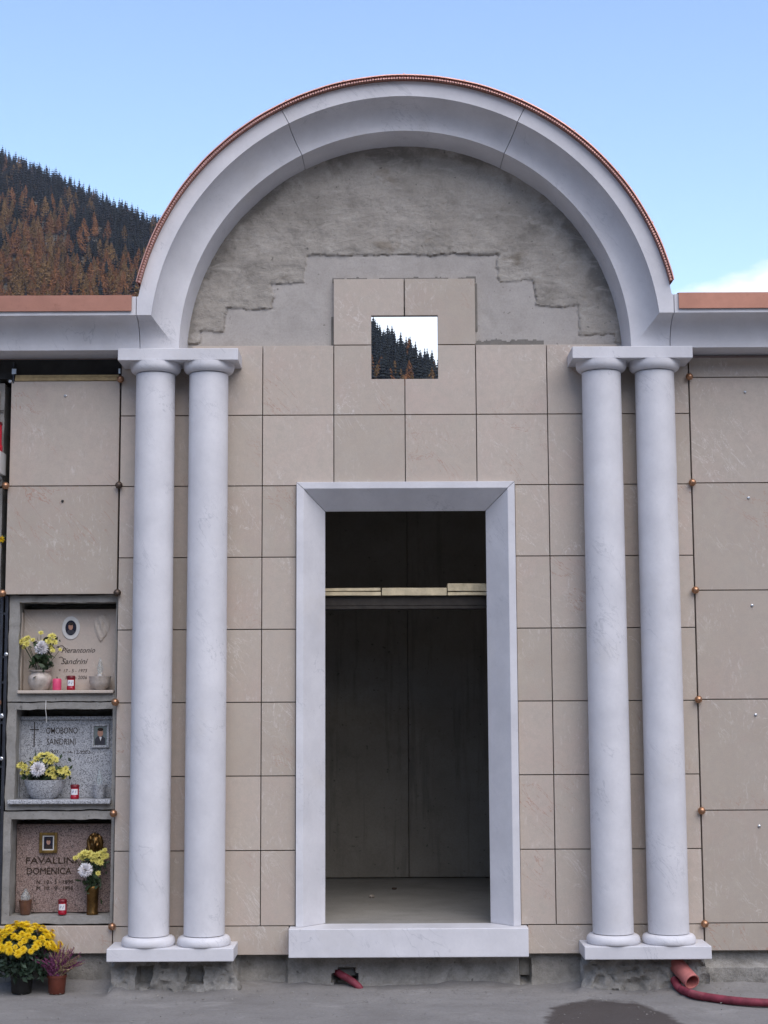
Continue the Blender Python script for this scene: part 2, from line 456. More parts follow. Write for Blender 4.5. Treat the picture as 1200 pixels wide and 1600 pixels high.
class MB:
    def __init__(s):
        s.v, s.f, s.m = [], [], []

    def add(s, vs, fs, mi=0):
        b = len(s.v)
        s.v += [tuple(p) for p in vs]
        s.f += [tuple(i + b for i in q) for q in fs]
        s.m += [mi] * len(fs)
        return s

    def box(s, x0, x1, y0, y1, z0, z1, mi=0):
        vs = [(x, y, z) for z in (z0, z1) for y in (y0, y1) for x in (x0, x1)]
        return s.add(vs, [(0, 2, 3, 1), (4, 5, 7, 6), (0, 1, 5, 4), (2, 6, 7, 3), (0, 4, 6, 2), (1, 3, 7, 5)], mi)

    def prism(s, pts, y0, y1, mi=0):
        n = len(pts)
        vs = [(x, y0, z) for x, z in pts] + [(x, y1, z) for x, z in pts]
        fs = [tuple(range(n)), tuple(range(2 * n - 1, n - 1, -1))]
        fs += [(i, i + n, (i + 1) % n + n, (i + 1) % n) for i in range(n)]
        return s.add(vs, fs, mi)

    def lathe(s, prof, cx, cy, z0=0.0, seg=32, mi=0, cap=True):
        vs, fs = [], []
        k = len(prof)
        for j in range(seg):
            a = 2 * pi * j / seg
            vs += [(cx + r * cos(a), cy + r * sin(a), z0 + z) for r, z in prof]
        for j in range(seg):
            a, b = j * k, ((j + 1) % seg) * k
            fs += [(a + i, b + i, b + i + 1, a + i + 1) for i in range(k - 1)]
        if cap:
            fs.append(tuple(j * k for j in reversed(range(seg))))
            fs.append(tuple(j * k + k - 1 for j in range(seg)))
        return s.add(vs, fs, mi)

    def rings(s, rows, closed=True, caps=True, mi=0):
        """rows: lists of points of equal length joined one to the next"""
        k = len(rows[0])
        vs = [p for r in rows for p in r]
        fs = []
        for i in range(len(rows) - 1):
            for j in range(k if closed else k - 1):
                a, b = i * k + j, i * k + (j + 1) % k
                fs.append((a, b, b + k, a + k))
        if caps:
            fs.append(tuple(reversed(range(k))))
            fs.append(tuple((len(rows) - 1) * k + j for j in range(k)))
        return s.add(vs, fs, mi)

    def tube(s, pts, r, seg=10, mi=0, corr=None, caps=True):
        pts = [Vector(p) for p in pts]
        rows = []
        n0 = None
        for i, p in enumerate(pts):
            t = (pts[min(i + 1, len(pts) - 1)] - pts[max(i - 1, 0)]).normalized()
            if n0 is None:
                n0 = t.cross(Vector((0.13, 0.2, 1))).normalized()
            n0 = (n0 - t * n0.dot(t)).normalized()
            b = t.cross(n0)
            rr = r(i / (len(pts) - 1)) if callable(r) else r
            if corr and i % 2:
                rr *= corr
            rows.append([p + n0 * (rr * cos(2 * pi * j / seg)) + b * (rr * sin(2 * pi * j / seg)) for j in range(seg)])
        return s.rings(rows, True, caps, mi)

    def build(s, name, mat, parent=None, smooth=False, bevel=0, seg=2, origin=None, kind=None, sharp=38):
        off = OFF[parent] if parent is not None else Vector(origin or (0, 0, 0))
        me = bpy.data.meshes.new(name)
        me.from_pydata([(x - off.x, y - off.y, z - off.z) for x, y, z in s.v], [], s.f)
        for mt in (mat if isinstance(mat, (list, tuple)) else [mat]):
            me.materials.append(mt)
        if any(s.m):
            me.polygons.foreach_set('material_index', s.m)
        bm = bmesh.new()
        bm.from_mesh(me)
        bmesh.ops.recalc_face_normals(bm, faces=bm.faces)
        bm.to_mesh(me)
        bm.free()
        if smooth:
            me.polygons.foreach_set('use_smooth', [True] * len(me.polygons))
            me.set_sharp_from_angle(angle=R(sharp))
        me.update()
        o = bpy.data.objects.new(name, me)
        col.objects.link(o)
        if parent is not None:
            o.parent = parent
        else:
            o.location = off
        OFF[o] = off
        if bevel:
            bv = o.modifiers.new('bevel', 'BEVEL')
            bv.width = bevel
            bv.segments = seg
            bv.limit_method = 'ANGLE'
            bv.angle_limit = R(40)
        if kind:
            o['kind'] = kind
        return o

def inst(name, me, parent, loc, rot=None, scale=1.0):
    """one more object on a shared mesh, placed at a world point under its parent"""
    o = bpy.data.objects.new(name, me)
    col.objects.link(o)
    o.parent = parent
    o.location = Vector(loc) - OFF[parent]
    if rot is not None:
        o.rotation_euler = rot
    o.scale = (scale,) * 3 if not isinstance(scale, tuple) else scale
    OFF[o] = Vector(loc)
    return o

def rough_box(mb, x0, x1, y0, y1, z0, z1, step, amp, freq, fn=None, mi=0):
    """a box of small quads whose surface is uneven; fn may move each point"""
    def axis(a, b):
        n = max(1, round((b - a) / step))
        return [a + (b - a) * i / n for i in range(n + 1)]
    X, Y, Z = axis(x0, x1), axis(y0, y1), axis(z0, z1)
    idx, vs, fs = {}, [], []
    def vid(p):
        k = tuple(round(c, 5) for c in p)
        if k not in idx:
            q = Vector(p)
            d = noise.noise_vector(q * freq) * amp + noise.noise_vector(q * freq * 3.3) * amp * 0.45
            q2 = q + d
            if fn:
                q2 = fn(q, q2)
            idx[k] = len(vs)
            vs.append(tuple(q2))
        return idx[k]
    def face(A, B, mk):
        for i in range(len(A) - 1):
            for j in range(len(B) - 1):
                fs.append((vid(mk(A[i], B[j])), vid(mk(A[i + 1], B[j])), vid(mk(A[i + 1], B[j + 1])), vid(mk(A[i], B[j + 1]))))
    for y in (y0, y1):
        face(X, Z, lambda a, b, y=y: (a, y, b))
    for x in (x0, x1):
        face(Y, Z, lambda a, b, x=x: (x, a, b))
    for z in (z0, z1):
        face(X, Y, lambda a, b, z=z: (a, b, z))
    return mb.add(vs, fs, mi)

# ------------------------------------------------------------------ ground, hill, sky
gb = MB()
fx = [-900, -400, -120, -40, -14, -6] + [-3.2 + 0.04 * i for i in range(161)] + [6, 14, 40, 120, 400, 900]
fy = [-900, -300, -80, -30, -14, -8, -4] + [-2.0 + 0.1 * i for i in range(12)] + [-0.80 + 0.025 * i for i in range(45)] + [1, 3, 12, 40, 120, 400, 1100]
gv = []
for y in fy:
    for x in fx:
        z = 0.0
        if abs(x) < 3.4 and -2.1 < y < 0.35:
            z = 0.010 * noise.noise(Vector((x * 1.6, y * 2.2, 3))) + 0.005 * noise.noise(Vector((x * 6, y * 7, 8)))
            yw = -0.135 if 0.91 < abs(x) < 1.60 else 0.03          # face of the footing
            hgt = 0.55 + 0.75 * noise.noise(Vector((x * 2.4, 4.4, y * 2))) + 0.35 * noise.noise(Vector((x * 9, 1.4, y * 9)))
            z += 0.042 * max(0.0, hgt) * max(0.0, 1 - max(0.0, yw - y) / 0.17) ** 1.6
            if y > yw - 0.2:
                z += 0.006 * noise.noise(Vector((x * 22, y * 22, 5)))
            if abs(x + 1.99) < 0.22 and y < -0.02:
                z *= 0.3
        gv.append((x, y, z))
nx = len(fx)
gb.add(gv, [(j * nx + i, j * nx + i + 1, (j + 1) * nx + i + 1, (j + 1) * nx + i) for j in range(len(fy) - 1) for i in range(nx - 1)])
ground = gb.build('ground', M['ground'], smooth=True, kind='structure', sharp=80)

RIDGE = [(-2900, -160), (-1500, 0), (-700, 60), (-250, 150), (0, 246), (100, 290), (245, 360), (400, 437), (580, 545), (685, 611), (800, 668), (1000, 765), (1300, 880), (1700, 860), (2400, 500), (3200, -60)]
DIST = [(-2900, 1000), (-1500, 1400), (-700, 1750), (0, 1700), (245, 1480), (580, 1000), (685, 940), (1000, 860), (1300, 820), (3200, 1000)]

def lerp(t, x):
    if x <= t[0][0]:
        return t[0][1]
    for (a, b), (c, d) in zip(t, t[1:]):
        if x <= c:
            return b + (d - b) * (x - a) / (c - a)
    return t[-1][1]

def ridge(u):
    """ridge distance, ridge height and sideways slope seen along one bearing"""
    t = (800 - lerp(RIDGE, u)) / 2450
    k = cos(pt) - sin(pt) * t
    d1 = lerp(DIST, u)
    return d1, d1 * (sin(pt) + cos(pt) * t) / k, (u - 600) / 2450 / k

def hill_point(u, q):
    """q = share of the way out to the ridge (1 = on the ridge)"""
    d1, h1, sx = ridge(u)
    d = d1 * q
    if q <= 1:
        h = h1 * max(0.0, (q - 0.3) / 0.7)
    else:
        h = h1 - (q - 1) * d1 * 0.25
    x, y = CAM[0] + sx * d, CAM[1] + d
    h += 5 * noise.noise(Vector((x * 0.012, y * 0.012, 0))) * min(1, max(0, (q - 0.32) * 4)) * min(1, max(0.15, (1 - q) * 6))
    return x, y, max(h, -0.5) + CAM[2] * (1 if q > 0.31 else 0)

hb = MB()
us = list(range(-2900, -700, 55)) + list(range(-700, 1301, 25)) + list(range(1360, 3201, 60))
qs = [0.28, 0.3] + [0.32 + 0.02 * i for i in range(35)] + [1.05, 1.15, 1.3]
hb.add([hill_point(u, q) for q in qs for u in us],
       [(j * len(us) + i, j * len(us) + i + 1, (j + 1) * len(us) + i + 1, (j + 1) * len(us) + i) for j in range(len(qs) - 1) for i in range(len(us) - 1)])
hb.build('hill', M['grass'], smooth=True, kind='structure', sharp=180)

# unseen slopes added behind and beside the yard to cut low sky light
vb = MB()
rows_ = []
for dd, hh in ((650, -1), (760, 60), (900, 170), (1100, 330), (1350, 480), (1600, 560), (2000, 540)):
    row = []
    for i in range(73):
        a = R(45 + 270 * i / 72)                 # clockwise from the view direction
        x, y = dd * sin(a), dd * cos(a)
        h = hh * (0.86 + 0.22 * noise.noise(Vector((a * 1.7, 0, 2))) + 0.10 * noise.noise(Vector((a * 6, dd * 0.002, 5))))
        row.append((x, y, h if hh > 0 else -1))
    rows_.append(row)
vb.rings(rows_, False, False)
vb.build('unseen_slopes', M['slope'], smooth=True, kind='structure', sharp=180)

def spruce_mesh(rng, layers, per):
    mb = MB()
    mb.tube([(0, 0, 0), (0, 0, 0.5), (0.004, 0, 1.0)], lambda t: 0.016 * (1 - t) + 0.001, 5, 1)
    for i in range(layers):
        t = i / (layers - 1)
        z = 0.07 + 0.91 * t
        r = 0.235 * (1 - t) ** 0.78 + 0.008
        for k in range(per):
            a = 2 * pi * (k + rng.random()) / per
            rr = r * rng.uniform(0.55, 1.2)
            wd = (0.36 + 0.25 * rng.random()) * max(rr, 0.03)
            dz = -0.30 * rr - 0.012
            ca, sa = cos(a), sin(a)
            p0 = (0.004 * ca, 0.004 * sa, z + 0.04)
            p1 = (rr * 0.6 * ca - wd * sa, rr * 0.6 * sa + wd * ca, z + dz * 0.5 - 0.012)
            p2 = (rr * ca, rr * sa, z + dz)
            p3 = (rr * 0.6 * ca + wd * sa, rr * 0.6 * sa - wd * ca, z + dz * 0.5 - 0.012)
            mb.add([p0, p1, p2, p3], [(0, 1, 2), (0, 2, 3)])
    return mb

def larch_mesh(rng, n):
    mb = MB()
    mb.tube([(0, 0, 0), (0.008, 0, 0.5), (0, 0, 0.99)], lambda t: 0.016 * (1 - t) + 0.001, 5, 1)
    for i in range(n):
        t = rng.random() ** 1.15
        z = 0.10 + 0.88 * t
        r = (0.275 * (1 - t ** 1.25) ** 0.85 * (0.62 + 0.38 * min(1, t * 5)) + 0.006)
        a = rng.random() * 2 * pi
        lump = 0.78 + 0.30 * noise.noise(Vector((cos(a) * 2.2, sin(a) * 2.2, z * 7)))
        rr = r * rng.random() ** 0.36 * lump * rng.uniform(0.85, 1.25)
        c = Vector((rr * cos(a), rr * sin(a), z + 0.10 * rr))
        s = (0.020 + 0.034 * (1 - t)) * rng.uniform(0.6, 1.3)
        nn = Vector((cos(a) * 0.9 + rng.gauss(0, 0.45), sin(a) * 0.9 + rng.gauss(0, 0.45), 0.5 + rng.gauss(0, 0.4))).normalized()
        d1 = nn.cross(Vector((rng.gauss(0, 1), rng.gauss(0, 1), rng.gauss(0, 1)))).normalized()
        d2 = nn.cross(d1)
        mb.add([c + d1 * s, c + d2 * s * 0.55, c - d1 * s * 0.9, c - d2 * s * 0.5], [(0, 1, 2, 3)])
    return mb

def tree_proto(mb, name, mats):
    me = bpy.data.meshes.new(name)
    me.from_pydata(mb.v, [], mb.f)
    for x in mats:
        me.materials.append(x)
    me.polygons.foreach_set('material_index', mb.m)
    me.update()
    return me

rng = random.Random(11)
SPR = [tree_proto(spruce_mesh(rng, 15, 8), 'spruce_tree', (M['spruce'], M['bark'])) for _ in range(4)]
LAR = [tree_proto(larch_mesh(rng, 620), 'larch_tree', (M[k], M['bark'])) for k in ('larch', 'larch2', 'larch', 'larch2')]
SPR_LOW = [spruce_mesh(rng, 9, 6) for _ in range(3)]
LAR_LOW = [larch_mesh(rng, 170) for _ in range(3)]

def project(p):
    d = Vector(p) - Vector(CAM)
    f = d.dot(fw)
    return 600 + 2450 * d.dot(rg) / f, 800 - 2450 * d.dot(up) / f

trees = []
tr = random.Random(5)
for u0, u1, n, q0 in ((-40, 330, 2300, 0.52), (330, 560, 260, 0.70), (555, 710, 400, 0.74), (-420, -40, 700, 0.5), (-1700, -420, 2600, 0.55), (1100, 2300, 500, 0.6), (710, 1100, 420, 0.7)):
    for i in range(n):
        q = sqrt(tr.uniform(q0 * q0, 1.0))
        if tr.random() < 0.10:
            q = tr.uniform(0.985, 1.004)
        u = tr.uniform(u0, u1)
        p = hill_point(u, q)
        pu, pv = project(p)
        # a strip of open meadow across the slope on the left
        lm = 372 + 0.28 * (pu - 60) + 8 * noise.noise(Vector((pu * 0.03, 0, 0)))
        if 25 < pu < 215 and abs(pv - lm) < 5:
            continue
        nv = noise.noise(Vector((p[0] * 0.02, p[1] * 0.008, 5)))
        if u < 400:
            pl = 0.92 - max(0, (q - 0.69)) * 5.2 + 0.60 * nv
            pl = max(pl, 0.06)
        else:
            pl = 0.10 - (q - 0.84) * 3.5 + 0.30 * nv
            pl = max(pl, 0.03)
        kind = 'larch' if tr.random() < pl else 'spruce'
        h = (tr.uniform(13, 25) if tr.random() < 0.8 else tr.uniform(8, 13)) if kind == 'larch' else tr.uniform(11, 25)
        if q > 0.97:
            h *= 0.78 if u < 400 else 1.0
        tu, tv = project((p[0], p[1], p[2] + h))
        seen = (-6 < pu < 250 and tv < 466) or (577 < pu < 690 and tv < 596)
        size = h / (p[1] - CAM[1])
        trees.append((kind, p, h, size, seen))

rest = []
for kind, protos, label in (('larch', LAR, 'orange autumn larch growing among the trees on the mountainside behind the chapel'),
                            ('spruce', SPR, 'dark narrow spruce growing among the trees on the mountainside behind the chapel')):
    mine = sorted([t for t in trees if t[0] == kind and t[4]], key=lambda t: -t[3])
    for i, (k, p, h, s, _) in enumerate(mine):
        if i < 290:
            o = bpy.data.objects.new(kind + '_tree', protos[i % 4])
            col.objects.link(o)
            o.location = (p[0], p[1], p[2] - 0.3)
            wv = tr.uniform(0.85, 1.2)
            o.scale = (h * wv, h * wv, h)
            o.rotation_euler = (0, 0, tr.uniform(0, 6.28))
            tag(o, label, 'tree', kind + ' trees on the mountainside')
        else:
            rest.append((k, p, h))
rest += [(k, p, h) for k, p, h, s, seen in trees if not seen]
vv, ff, fm, nb = [], [], [], 0
for i, (k, p, h) in enumerate(rest):
    mb = (LAR_LOW if k == 'larch' else SPR_LOW)[i % 3]
    a = tr.uniform(0, 6.28)
    A = np.array(mb.v, dtype=np.float32)
    B = np.stack([A[:, 0] * cos(a) - A[:, 1] * sin(a), A[:, 0] * sin(a) + A[:, 1] * cos(a), A[:, 2]], 1) * h
    vv.append(B + np.array((p[0], p[1], p[2] - 0.3), dtype=np.float32))
    ff += [tuple(x + nb for x in q) for q in mb.f]
    fm += [(1 if k == 'larch' else 0) if x == 0 else 2 for x in mb.m]
    nb += len(mb.v)
me = bpy.data.meshes.new('forest')
me.from_pydata(np.concatenate(vv).tolist(), [], ff)
for x in (M['spruce'], M['larch'], M['bark']):
    me.materials.append(x)
me.polygons.foreach_set('material_index', fm)
fo = bpy.data.objects.new('forest', me)
col.objects.link(fo)
tag(fo, 'mixed larch and spruce forest covering the mountainside', 'forest', None, 'stuff')

# thin bluish air in the valley
hz_b = MB().box(-2700, 2700, -2700, 2300, -2, 720).build('haze', None, kind='stuff')
hm_, hnt, hbs = new_mat('thin air')
hnt.nodes.remove(hbs)
pv_ = hnt.nodes.new('ShaderNodeVolumePrincipled')
pv_.inputs['Color'].default_value = (0.80, 0.86, 1.0, 1)
pv_.inputs['Density'].default_value = 0.00005
hnt.links.new(pv_.outputs[0], hnt.nodes['Material Output'].inputs['Volume'])
hz_b.data.materials.clear()
hz_b.data.materials.append(hm_)

# ------------------------------------------------------------------ the chapel
chapel = thing('funeral_chapel', (0, 0, 0), 'unfinished beige chapel with white arched gable, paired columns and open doorway', 'chapel')
SILL_Z = 0.327
ZC = 3.467                                         # springing line of the arch
J = 0.0026                                         # half a joint
T = 0.030                                          # slab thickness
srng = random.Random(3)

def slab(pts, parent=chapel, mat='slab', y0=0.0, th=T, name='slab'):
    dy = srng.uniform(-0.0009, 0.0009)
    return MB().prism(pts, y0 + dy, y0 + th, 0).build(name, M[mat], parent, bevel=0.0012, seg=1)

def rect(x0, x1, z0, z1):
    return [(x0 + J, z0 + J), (x1 - J, z0 + J), (x1 - J, z1 - J), (x0 + J, z1 - J)]

XE = 1.597
for sgn in (-1, 1):
    def sr(a, b, z0, z1):
        slab(rect(min(sgn * a, sgn * b), max(sgn * a, sgn * b), z0, z1))
    sr(1.2, XE, 0.176, 0.33)
    sr(0.643, 1.2, 0.176, 0.33)
    for k in range(8):
        z0, z1 = 0.33 + 0.4 * k, 0.73 + 0.4 * k
        sr(1.2, XE, z0, 3.459 if k == 7 else z1)
        sr(0.8, 1.2, z0, z1)
        if k < 6:
            sr(0.609, 0.8, z0, z1)
        if k == 6:
            # above the door frame the lower edge is cut to its head
            if True:
                pts = [(0.4 + J, 2.749), (0.609, 2.749), (0.609, 2.73 + J), (0.8 - J, 2.73 + J), (0.8 - J, 3.13 - J), (0.4 + J, 3.13 - J)]
                slab([(sgn * x, z) for x, z in (pts if sgn > 0 else pts[::-1])])
                pts = [(J, 2.749), (0.4 - J, 2.749), (0.4 - J, 3.13 - J), (J, 3.13 - J)]
                slab([(sgn * x, z) for x, z in (pts if sgn > 0 else pts[::-1])])
        if k == 7:
            sr(0.4, 0.8, z0, z1)
    hx, h0, h1 = 0.188, 3.334, 3.700               # the square opening, cut out of four slabs
    pts = [(J, 3.13 + J), (0.4 - J, 3.13 + J), (0.4 - J, 3.53 - J), (hx, 3.53 - J), (hx, h0), (J, h0)]
    slab([(sgn * x, z) for x, z in (pts if sgn > 0 else pts[::-1])])
    pts = [(hx, 3.53 + J), (0.4, 3.53 + J), (0.4, 3.912), (J * 1.4, 3.912), (J * 1.4, h1), (hx, h1)]
    slab([(sgn * x, z) for x, z in (pts if sgn > 0 else pts[::-1])])

# structural walls
wc = MB()
wc.box(-1.595, -0.604, 0.034, 0.25, 0.182, 3.302)
wc.box(0.604, 1.595, 0.034, 0.25, 0.182, 3.302)
wc.box(-0.604, 0.604, 0.034, 0.25, 2.742, 3.302)
arcL = [(-1.42 * cos(a), ZC + 1.42 * sin(a)) for a in [i * R(81) / 20 for i in range(21)]]
left = [(-1.42, 3.304), *arcL, (-0.2145, ZC + sqrt(1.42 ** 2 - 0.2145 ** 2)), (-0.2145, 3.304)]
wc.prism(left, 0.052, 0.22)
wc.prism([(-x, z) for x, z in reversed(left)], 0.052, 0.22)
wc.prism([(-0.2145, 3.745), (0.2145, 3.745), (0.2145, 4.86), (-0.2145, 4.86)], 0.053, 0.218)
wc.build('wall_core', M['concrete'], chapel)

# side and rear walls, inner box
sw = MB()
for s in (-1, 1):
    a, b = sorted((s * 1.20, s * 1.595))
    sw.box(a, b, 0.252, 2.60, -0.1, 3.60)
sw.build('side_wall', M['inner'], chapel)
rw = MB()
for s in (-1, 1):
    rw.prism([(s * x, z) for x, z in [(0.42, 3.16), (1.40, 3.16), (1.40, 3.5), *[(1.40 * cos(a), ZC + 1.40 * sin(a)) for a in [R(4) + i * R(68) / 12 for i in range(13)]], (0.42, 4.79)][::s]], 2.42, 2.60)
rw.box(-0.42, 0.42, 2.42, 2.60, 3.16, 3.72)
rw.box(-0.42, 0.42, 2.42, 2.60, 4.50, 4.78)
rw.build('rear_gable', M['concrete'], chapel)
MB().box(-1.19, 1.19, 0.252, 2.41, 3.02, 3.15).build('ceiling_slab', M['inner'], chapel)
MB().box(-1.19, 1.19, 0.105, 2.60, 0.05, SILL_Z - 0.003).build('floor_slab', M['floor'], chapel)
MB().box(-1.19, 0.0385, 2.285, 2.40, 0.33, 3.01).build('back_wall_panel', M['inner'], chapel, bevel=0.006)
MB().box(0.0415, 1.19, 2.287, 2.40, 0.33, 3.01).build('back_wall_panel', M['inner'], chapel, bevel=0.006)
MB().box(-1.19, 1.19, 2.4005, 2.418, 0.06, 3.0).build('back_wall', M['dark'], chapel)
bmb = MB()
bmb.box(-1.19, 1.19, 0.300, 0.40, 2.075, 2.131)
bmb.box(-1.19, 1.19, 0.295, 0.42, 2.056, 2.0735)
bmb.build('cross_beam', M['beam'], chapel, bevel=0.003)
# barrel vault behind the arch
nA = 60
vr = []
for i in range(nA + 1):
    a = pi * i / nA
    vr.append([(1.424 * cos(a), 0.06, ZC + 1.424 * sin(a)), (1.474 * cos(a), 0.06, ZC + 1.474 * sin(a)), (1.474 * cos(a), 2.6, ZC + 1.474 * sin(a)), (1.424 * cos(a), 2.6, ZC + 1.424 * sin(a))])
MB().rings(vr).build('vault', M['concrete'], chapel, smooth=True)

# cement render of the gable: a pale undercoat left in steps, a rougher grey coat above
STEP = [(-1.16, 3.548), (-1.018, 3.617), (-0.748, 3.750), (-0.560, 3.893), (0.539, 4.062), (0.740, 3.898), (0.987, 3.752), (1.20, 3.592), (9, 3.54)]
def step_z(x):
    for a, z in STEP:
        if x < a:
            return z
G = 0.0068
ni = int(1.30 / G)
pts, idx = [], {}
def coat(x, z):
    jx = 0.026 * noise.noise(Vector((x * 7, z * 7, 1))) + 0.011 * noise.noise(Vector((x * 33, z * 33, 2)))
    jz = 0.018 * noise.noise(Vector((x * 6, z * 6, 9))) + 0.009 * noise.noise(Vector((x * 30, z * 30, 4)))
    return (z + jz) - step_z(x + jx)
def near(x, z):
    return min(coat(x, z), coat(x - 0.006, z), coat(x + 0.006, z)), max(coat(x, z), coat(x - 0.006, z), coat(x + 0.006, z))
def render_y(x, z):
    c = coat(x, z)
    lo, hi = near(x, z)
    e = 0.0045 * noise.noise(Vector((x * 4, z * 5, 7))) + 0.0028 * noise.noise(Vector((x * 13, z * 16, 3)))
    e += 0.0016 * noise.noise(Vector((x * 40, z * 44, 6)))
    if c > 0:
        y = 0.0225 + 1.9 * e + 0.0025 * noise.noise(Vector((x * 5, z * 21, 17)))
    else:
        y = 0.0335 + 0.5 * e
    if lo < 0.003 and hi > -0.003 and noise.noise(Vector((x * 6, z * 6, 12))) > -0.18:
        y += 0.0045                                   # crack along the edge of the coat
    return y
grid = {}
for i in range(-ni, ni + 1):
    for k in range(0, int(1.36 / G)):
        x, z = i * G, 3.49 + k * G
        if x * x + (z - ZC) ** 2 < 1.305 ** 2:
            grid[i, k] = (x, render_y(x, z), z)
faces = {'a': [], 'b': [], 'c': []}
for (i, k) in grid:
    q = [(i, k), (i + 1, k), (i + 1, k + 1), (i, k + 1)]
    if not all(t in grid for t in q):
        continue
    x, z = (i + .5) * G, 3.49 + (k + .5) * G
    if abs(x) < 0.226 and 3.30 < z < 3.752:
        continue
    sm = 0.012 + 0.014 * noise.noise(Vector((x * 9, z * 2, 31))) + 0.006 * noise.noise(Vector((x * 40, z * 9, 3)))
    wet = (abs(x) < 0.405 and 3.90 < z < 3.912 + sm) or (0.41 < x < 0.79 and z < 3.535 + 2.2 * sm) or (-0.416 < x < -0.398 and 3.52 < z < 3.70 + 0.1 * sm) or (0.398 < x < 0.416 and z < 3.9 and noise.noise(Vector((x, z * 6, 2))) > -0.1)
    faces['c' if wet else ('a' if coat(x, z) > 0 else 'b')].append(q)
for key, nm, mt in (('a', 'render_coat', 'upper'), ('b', 'render_undercoat', 'lower'), ('c', 'mortar_smear', 'mortar')):
    ids, mb = {}, MB()
    fs = []
    for q in faces[key]:
        fs.append(tuple(ids.setdefault(t, len(ids)) for t in q))
    lift_y = 0.004 if key == 'c' else 0
    mb.add([(grid[t][0], grid[t][1] - lift_y, grid[t][2]) for t in ids], fs)
    mb.build(nm, M[mt], chapel, smooth=True, sharp=60)

# arch moulding: profile as (radius, depth, height it has along the straight cornice)
PROF = [(1.230, 0.032, ZC + 0.0), (1.250, -0.180, ZC + 0.0)]
for i in range(1, 11):
    t = i / 10 * pi / 2
    PROF.append((1.250 + 0.143 * sin(t), -0.330 + 0.150 * cos(t), ZC + 0.160 * sin(t)))
PROF += [(1.478, -0.330, ZC + 0.263), (1.478, 0.032, ZC + 0.263)]
XJ = 1.463
def mitre_angle(p):
    s = (p[2] - ZC) / p[0]
    return asin(s)
def arch_piece(a0, a1, n=40):
    """angles measured from the right springing; None means down to the mitre with the cornice"""
    rows = []
    for i in range(n + 1):
        row = []
        for p in PROF:
            b0 = mitre_angle(p) if a0 is None else a0
            b1 = pi - mitre_angle(p) if a1 is None else a1
            a = b0 + (b1 - b0) * i / n
            row.append((p[0] * cos(a), p[1], ZC + p[0] * sin(a)))
        rows.append(row)
    if a0 is None:
        rows.insert(0, [(XJ, p[1], p[2]) for p in PROF])
    if a1 is None:
        rows.append([(-XJ, p[1], p[2]) for p in PROF])
    return MB().rings(rows)
g = 0.0013
arch_piece(None, R(63.2) - g).build('arch_stone', M['marble'], chapel, smooth=True, sharp=28)
arch_piece(R(63.2) + g, R(117.2) - g).build('arch_stone', M['marble'], chapel, smooth=True, sharp=28)
arch_piece(R(117.2) + g, None).build('arch_stone', M['marble'], chapel, smooth=True, sharp=28)

# copper roof over the vault, with vent comb and folded edge
A0, A1 = R(12.9), R(167.1)
rows = []
for i in range(121):
    a = A0 + (A1 - A0) * i / 120
    wob = 0.002 * noise.noise(Vector((a * 9, 0, 0)))
    pr = [(1.4960 + wob, -0.370), (1.4935 + wob, -0.375), (1.4935 + wob, -0.381), (1.4990 + wob, -0.381), (1.4990 + wob, 2.62), (1.4960 + wob, 2.62)]
    rows.append([(r * cos(a), y, ZC + r * sin(a)) for r, y in pr])
roof = MB().rings(rows).build('copper_roof', M['copper'], chapel, smooth=True)
vc = MB()
nT = 270
for i in range(nT):
    a = A0 + (A1 - A0) * (i + 0.5) / nT
    d = (A1 - A0) / nT * 0.36
    vc.add([(r * cos(b), y, ZC + r * sin(b)) for r in (1.4800, 1.4945) for y in (-0.366, -0.345) for b in (a - d, a + d)],
           [(0, 2, 3, 1), (4, 5, 7, 6), (0, 1, 5, 4), (2, 6, 7, 3), (0, 4, 6, 2), (1, 3, 7, 5)])
vc.build('vent_comb', M['copper'], roof)
rl_ = []
for i in range(121):
    a = A0 + (A1 - A0) * i / 120
    rl_.append([(r * cos(a), y, ZC + r * sin(a)) for r, y in ((1.479, -0.345), (1.483, -0.345), (1.483, 2.6), (1.479, 2.6))])
MB().rings(rl_).build('vent_strip', M['coping'], roof, smooth=True)
for i in range(1, 12):
    a = A0 + (A1 - A0) * i / 12
    c, s = cos(a), sin(a)
    sm = MB()
    d = 0.0028
    sm.add([(r * cos(b), y, ZC + r * sin(b)) for r in (1.4994, 1.5030) for y in (-0.383, 2.62) for b in (a - d, a + d)],
           [(0, 2, 3, 1), (4, 5, 7, 6), (0, 1, 5, 4), (2, 6, 7, 3), (0, 4, 6, 2), (1, 3, 7, 5)])
    sm.build('roof_seam', M['copper'], roof)

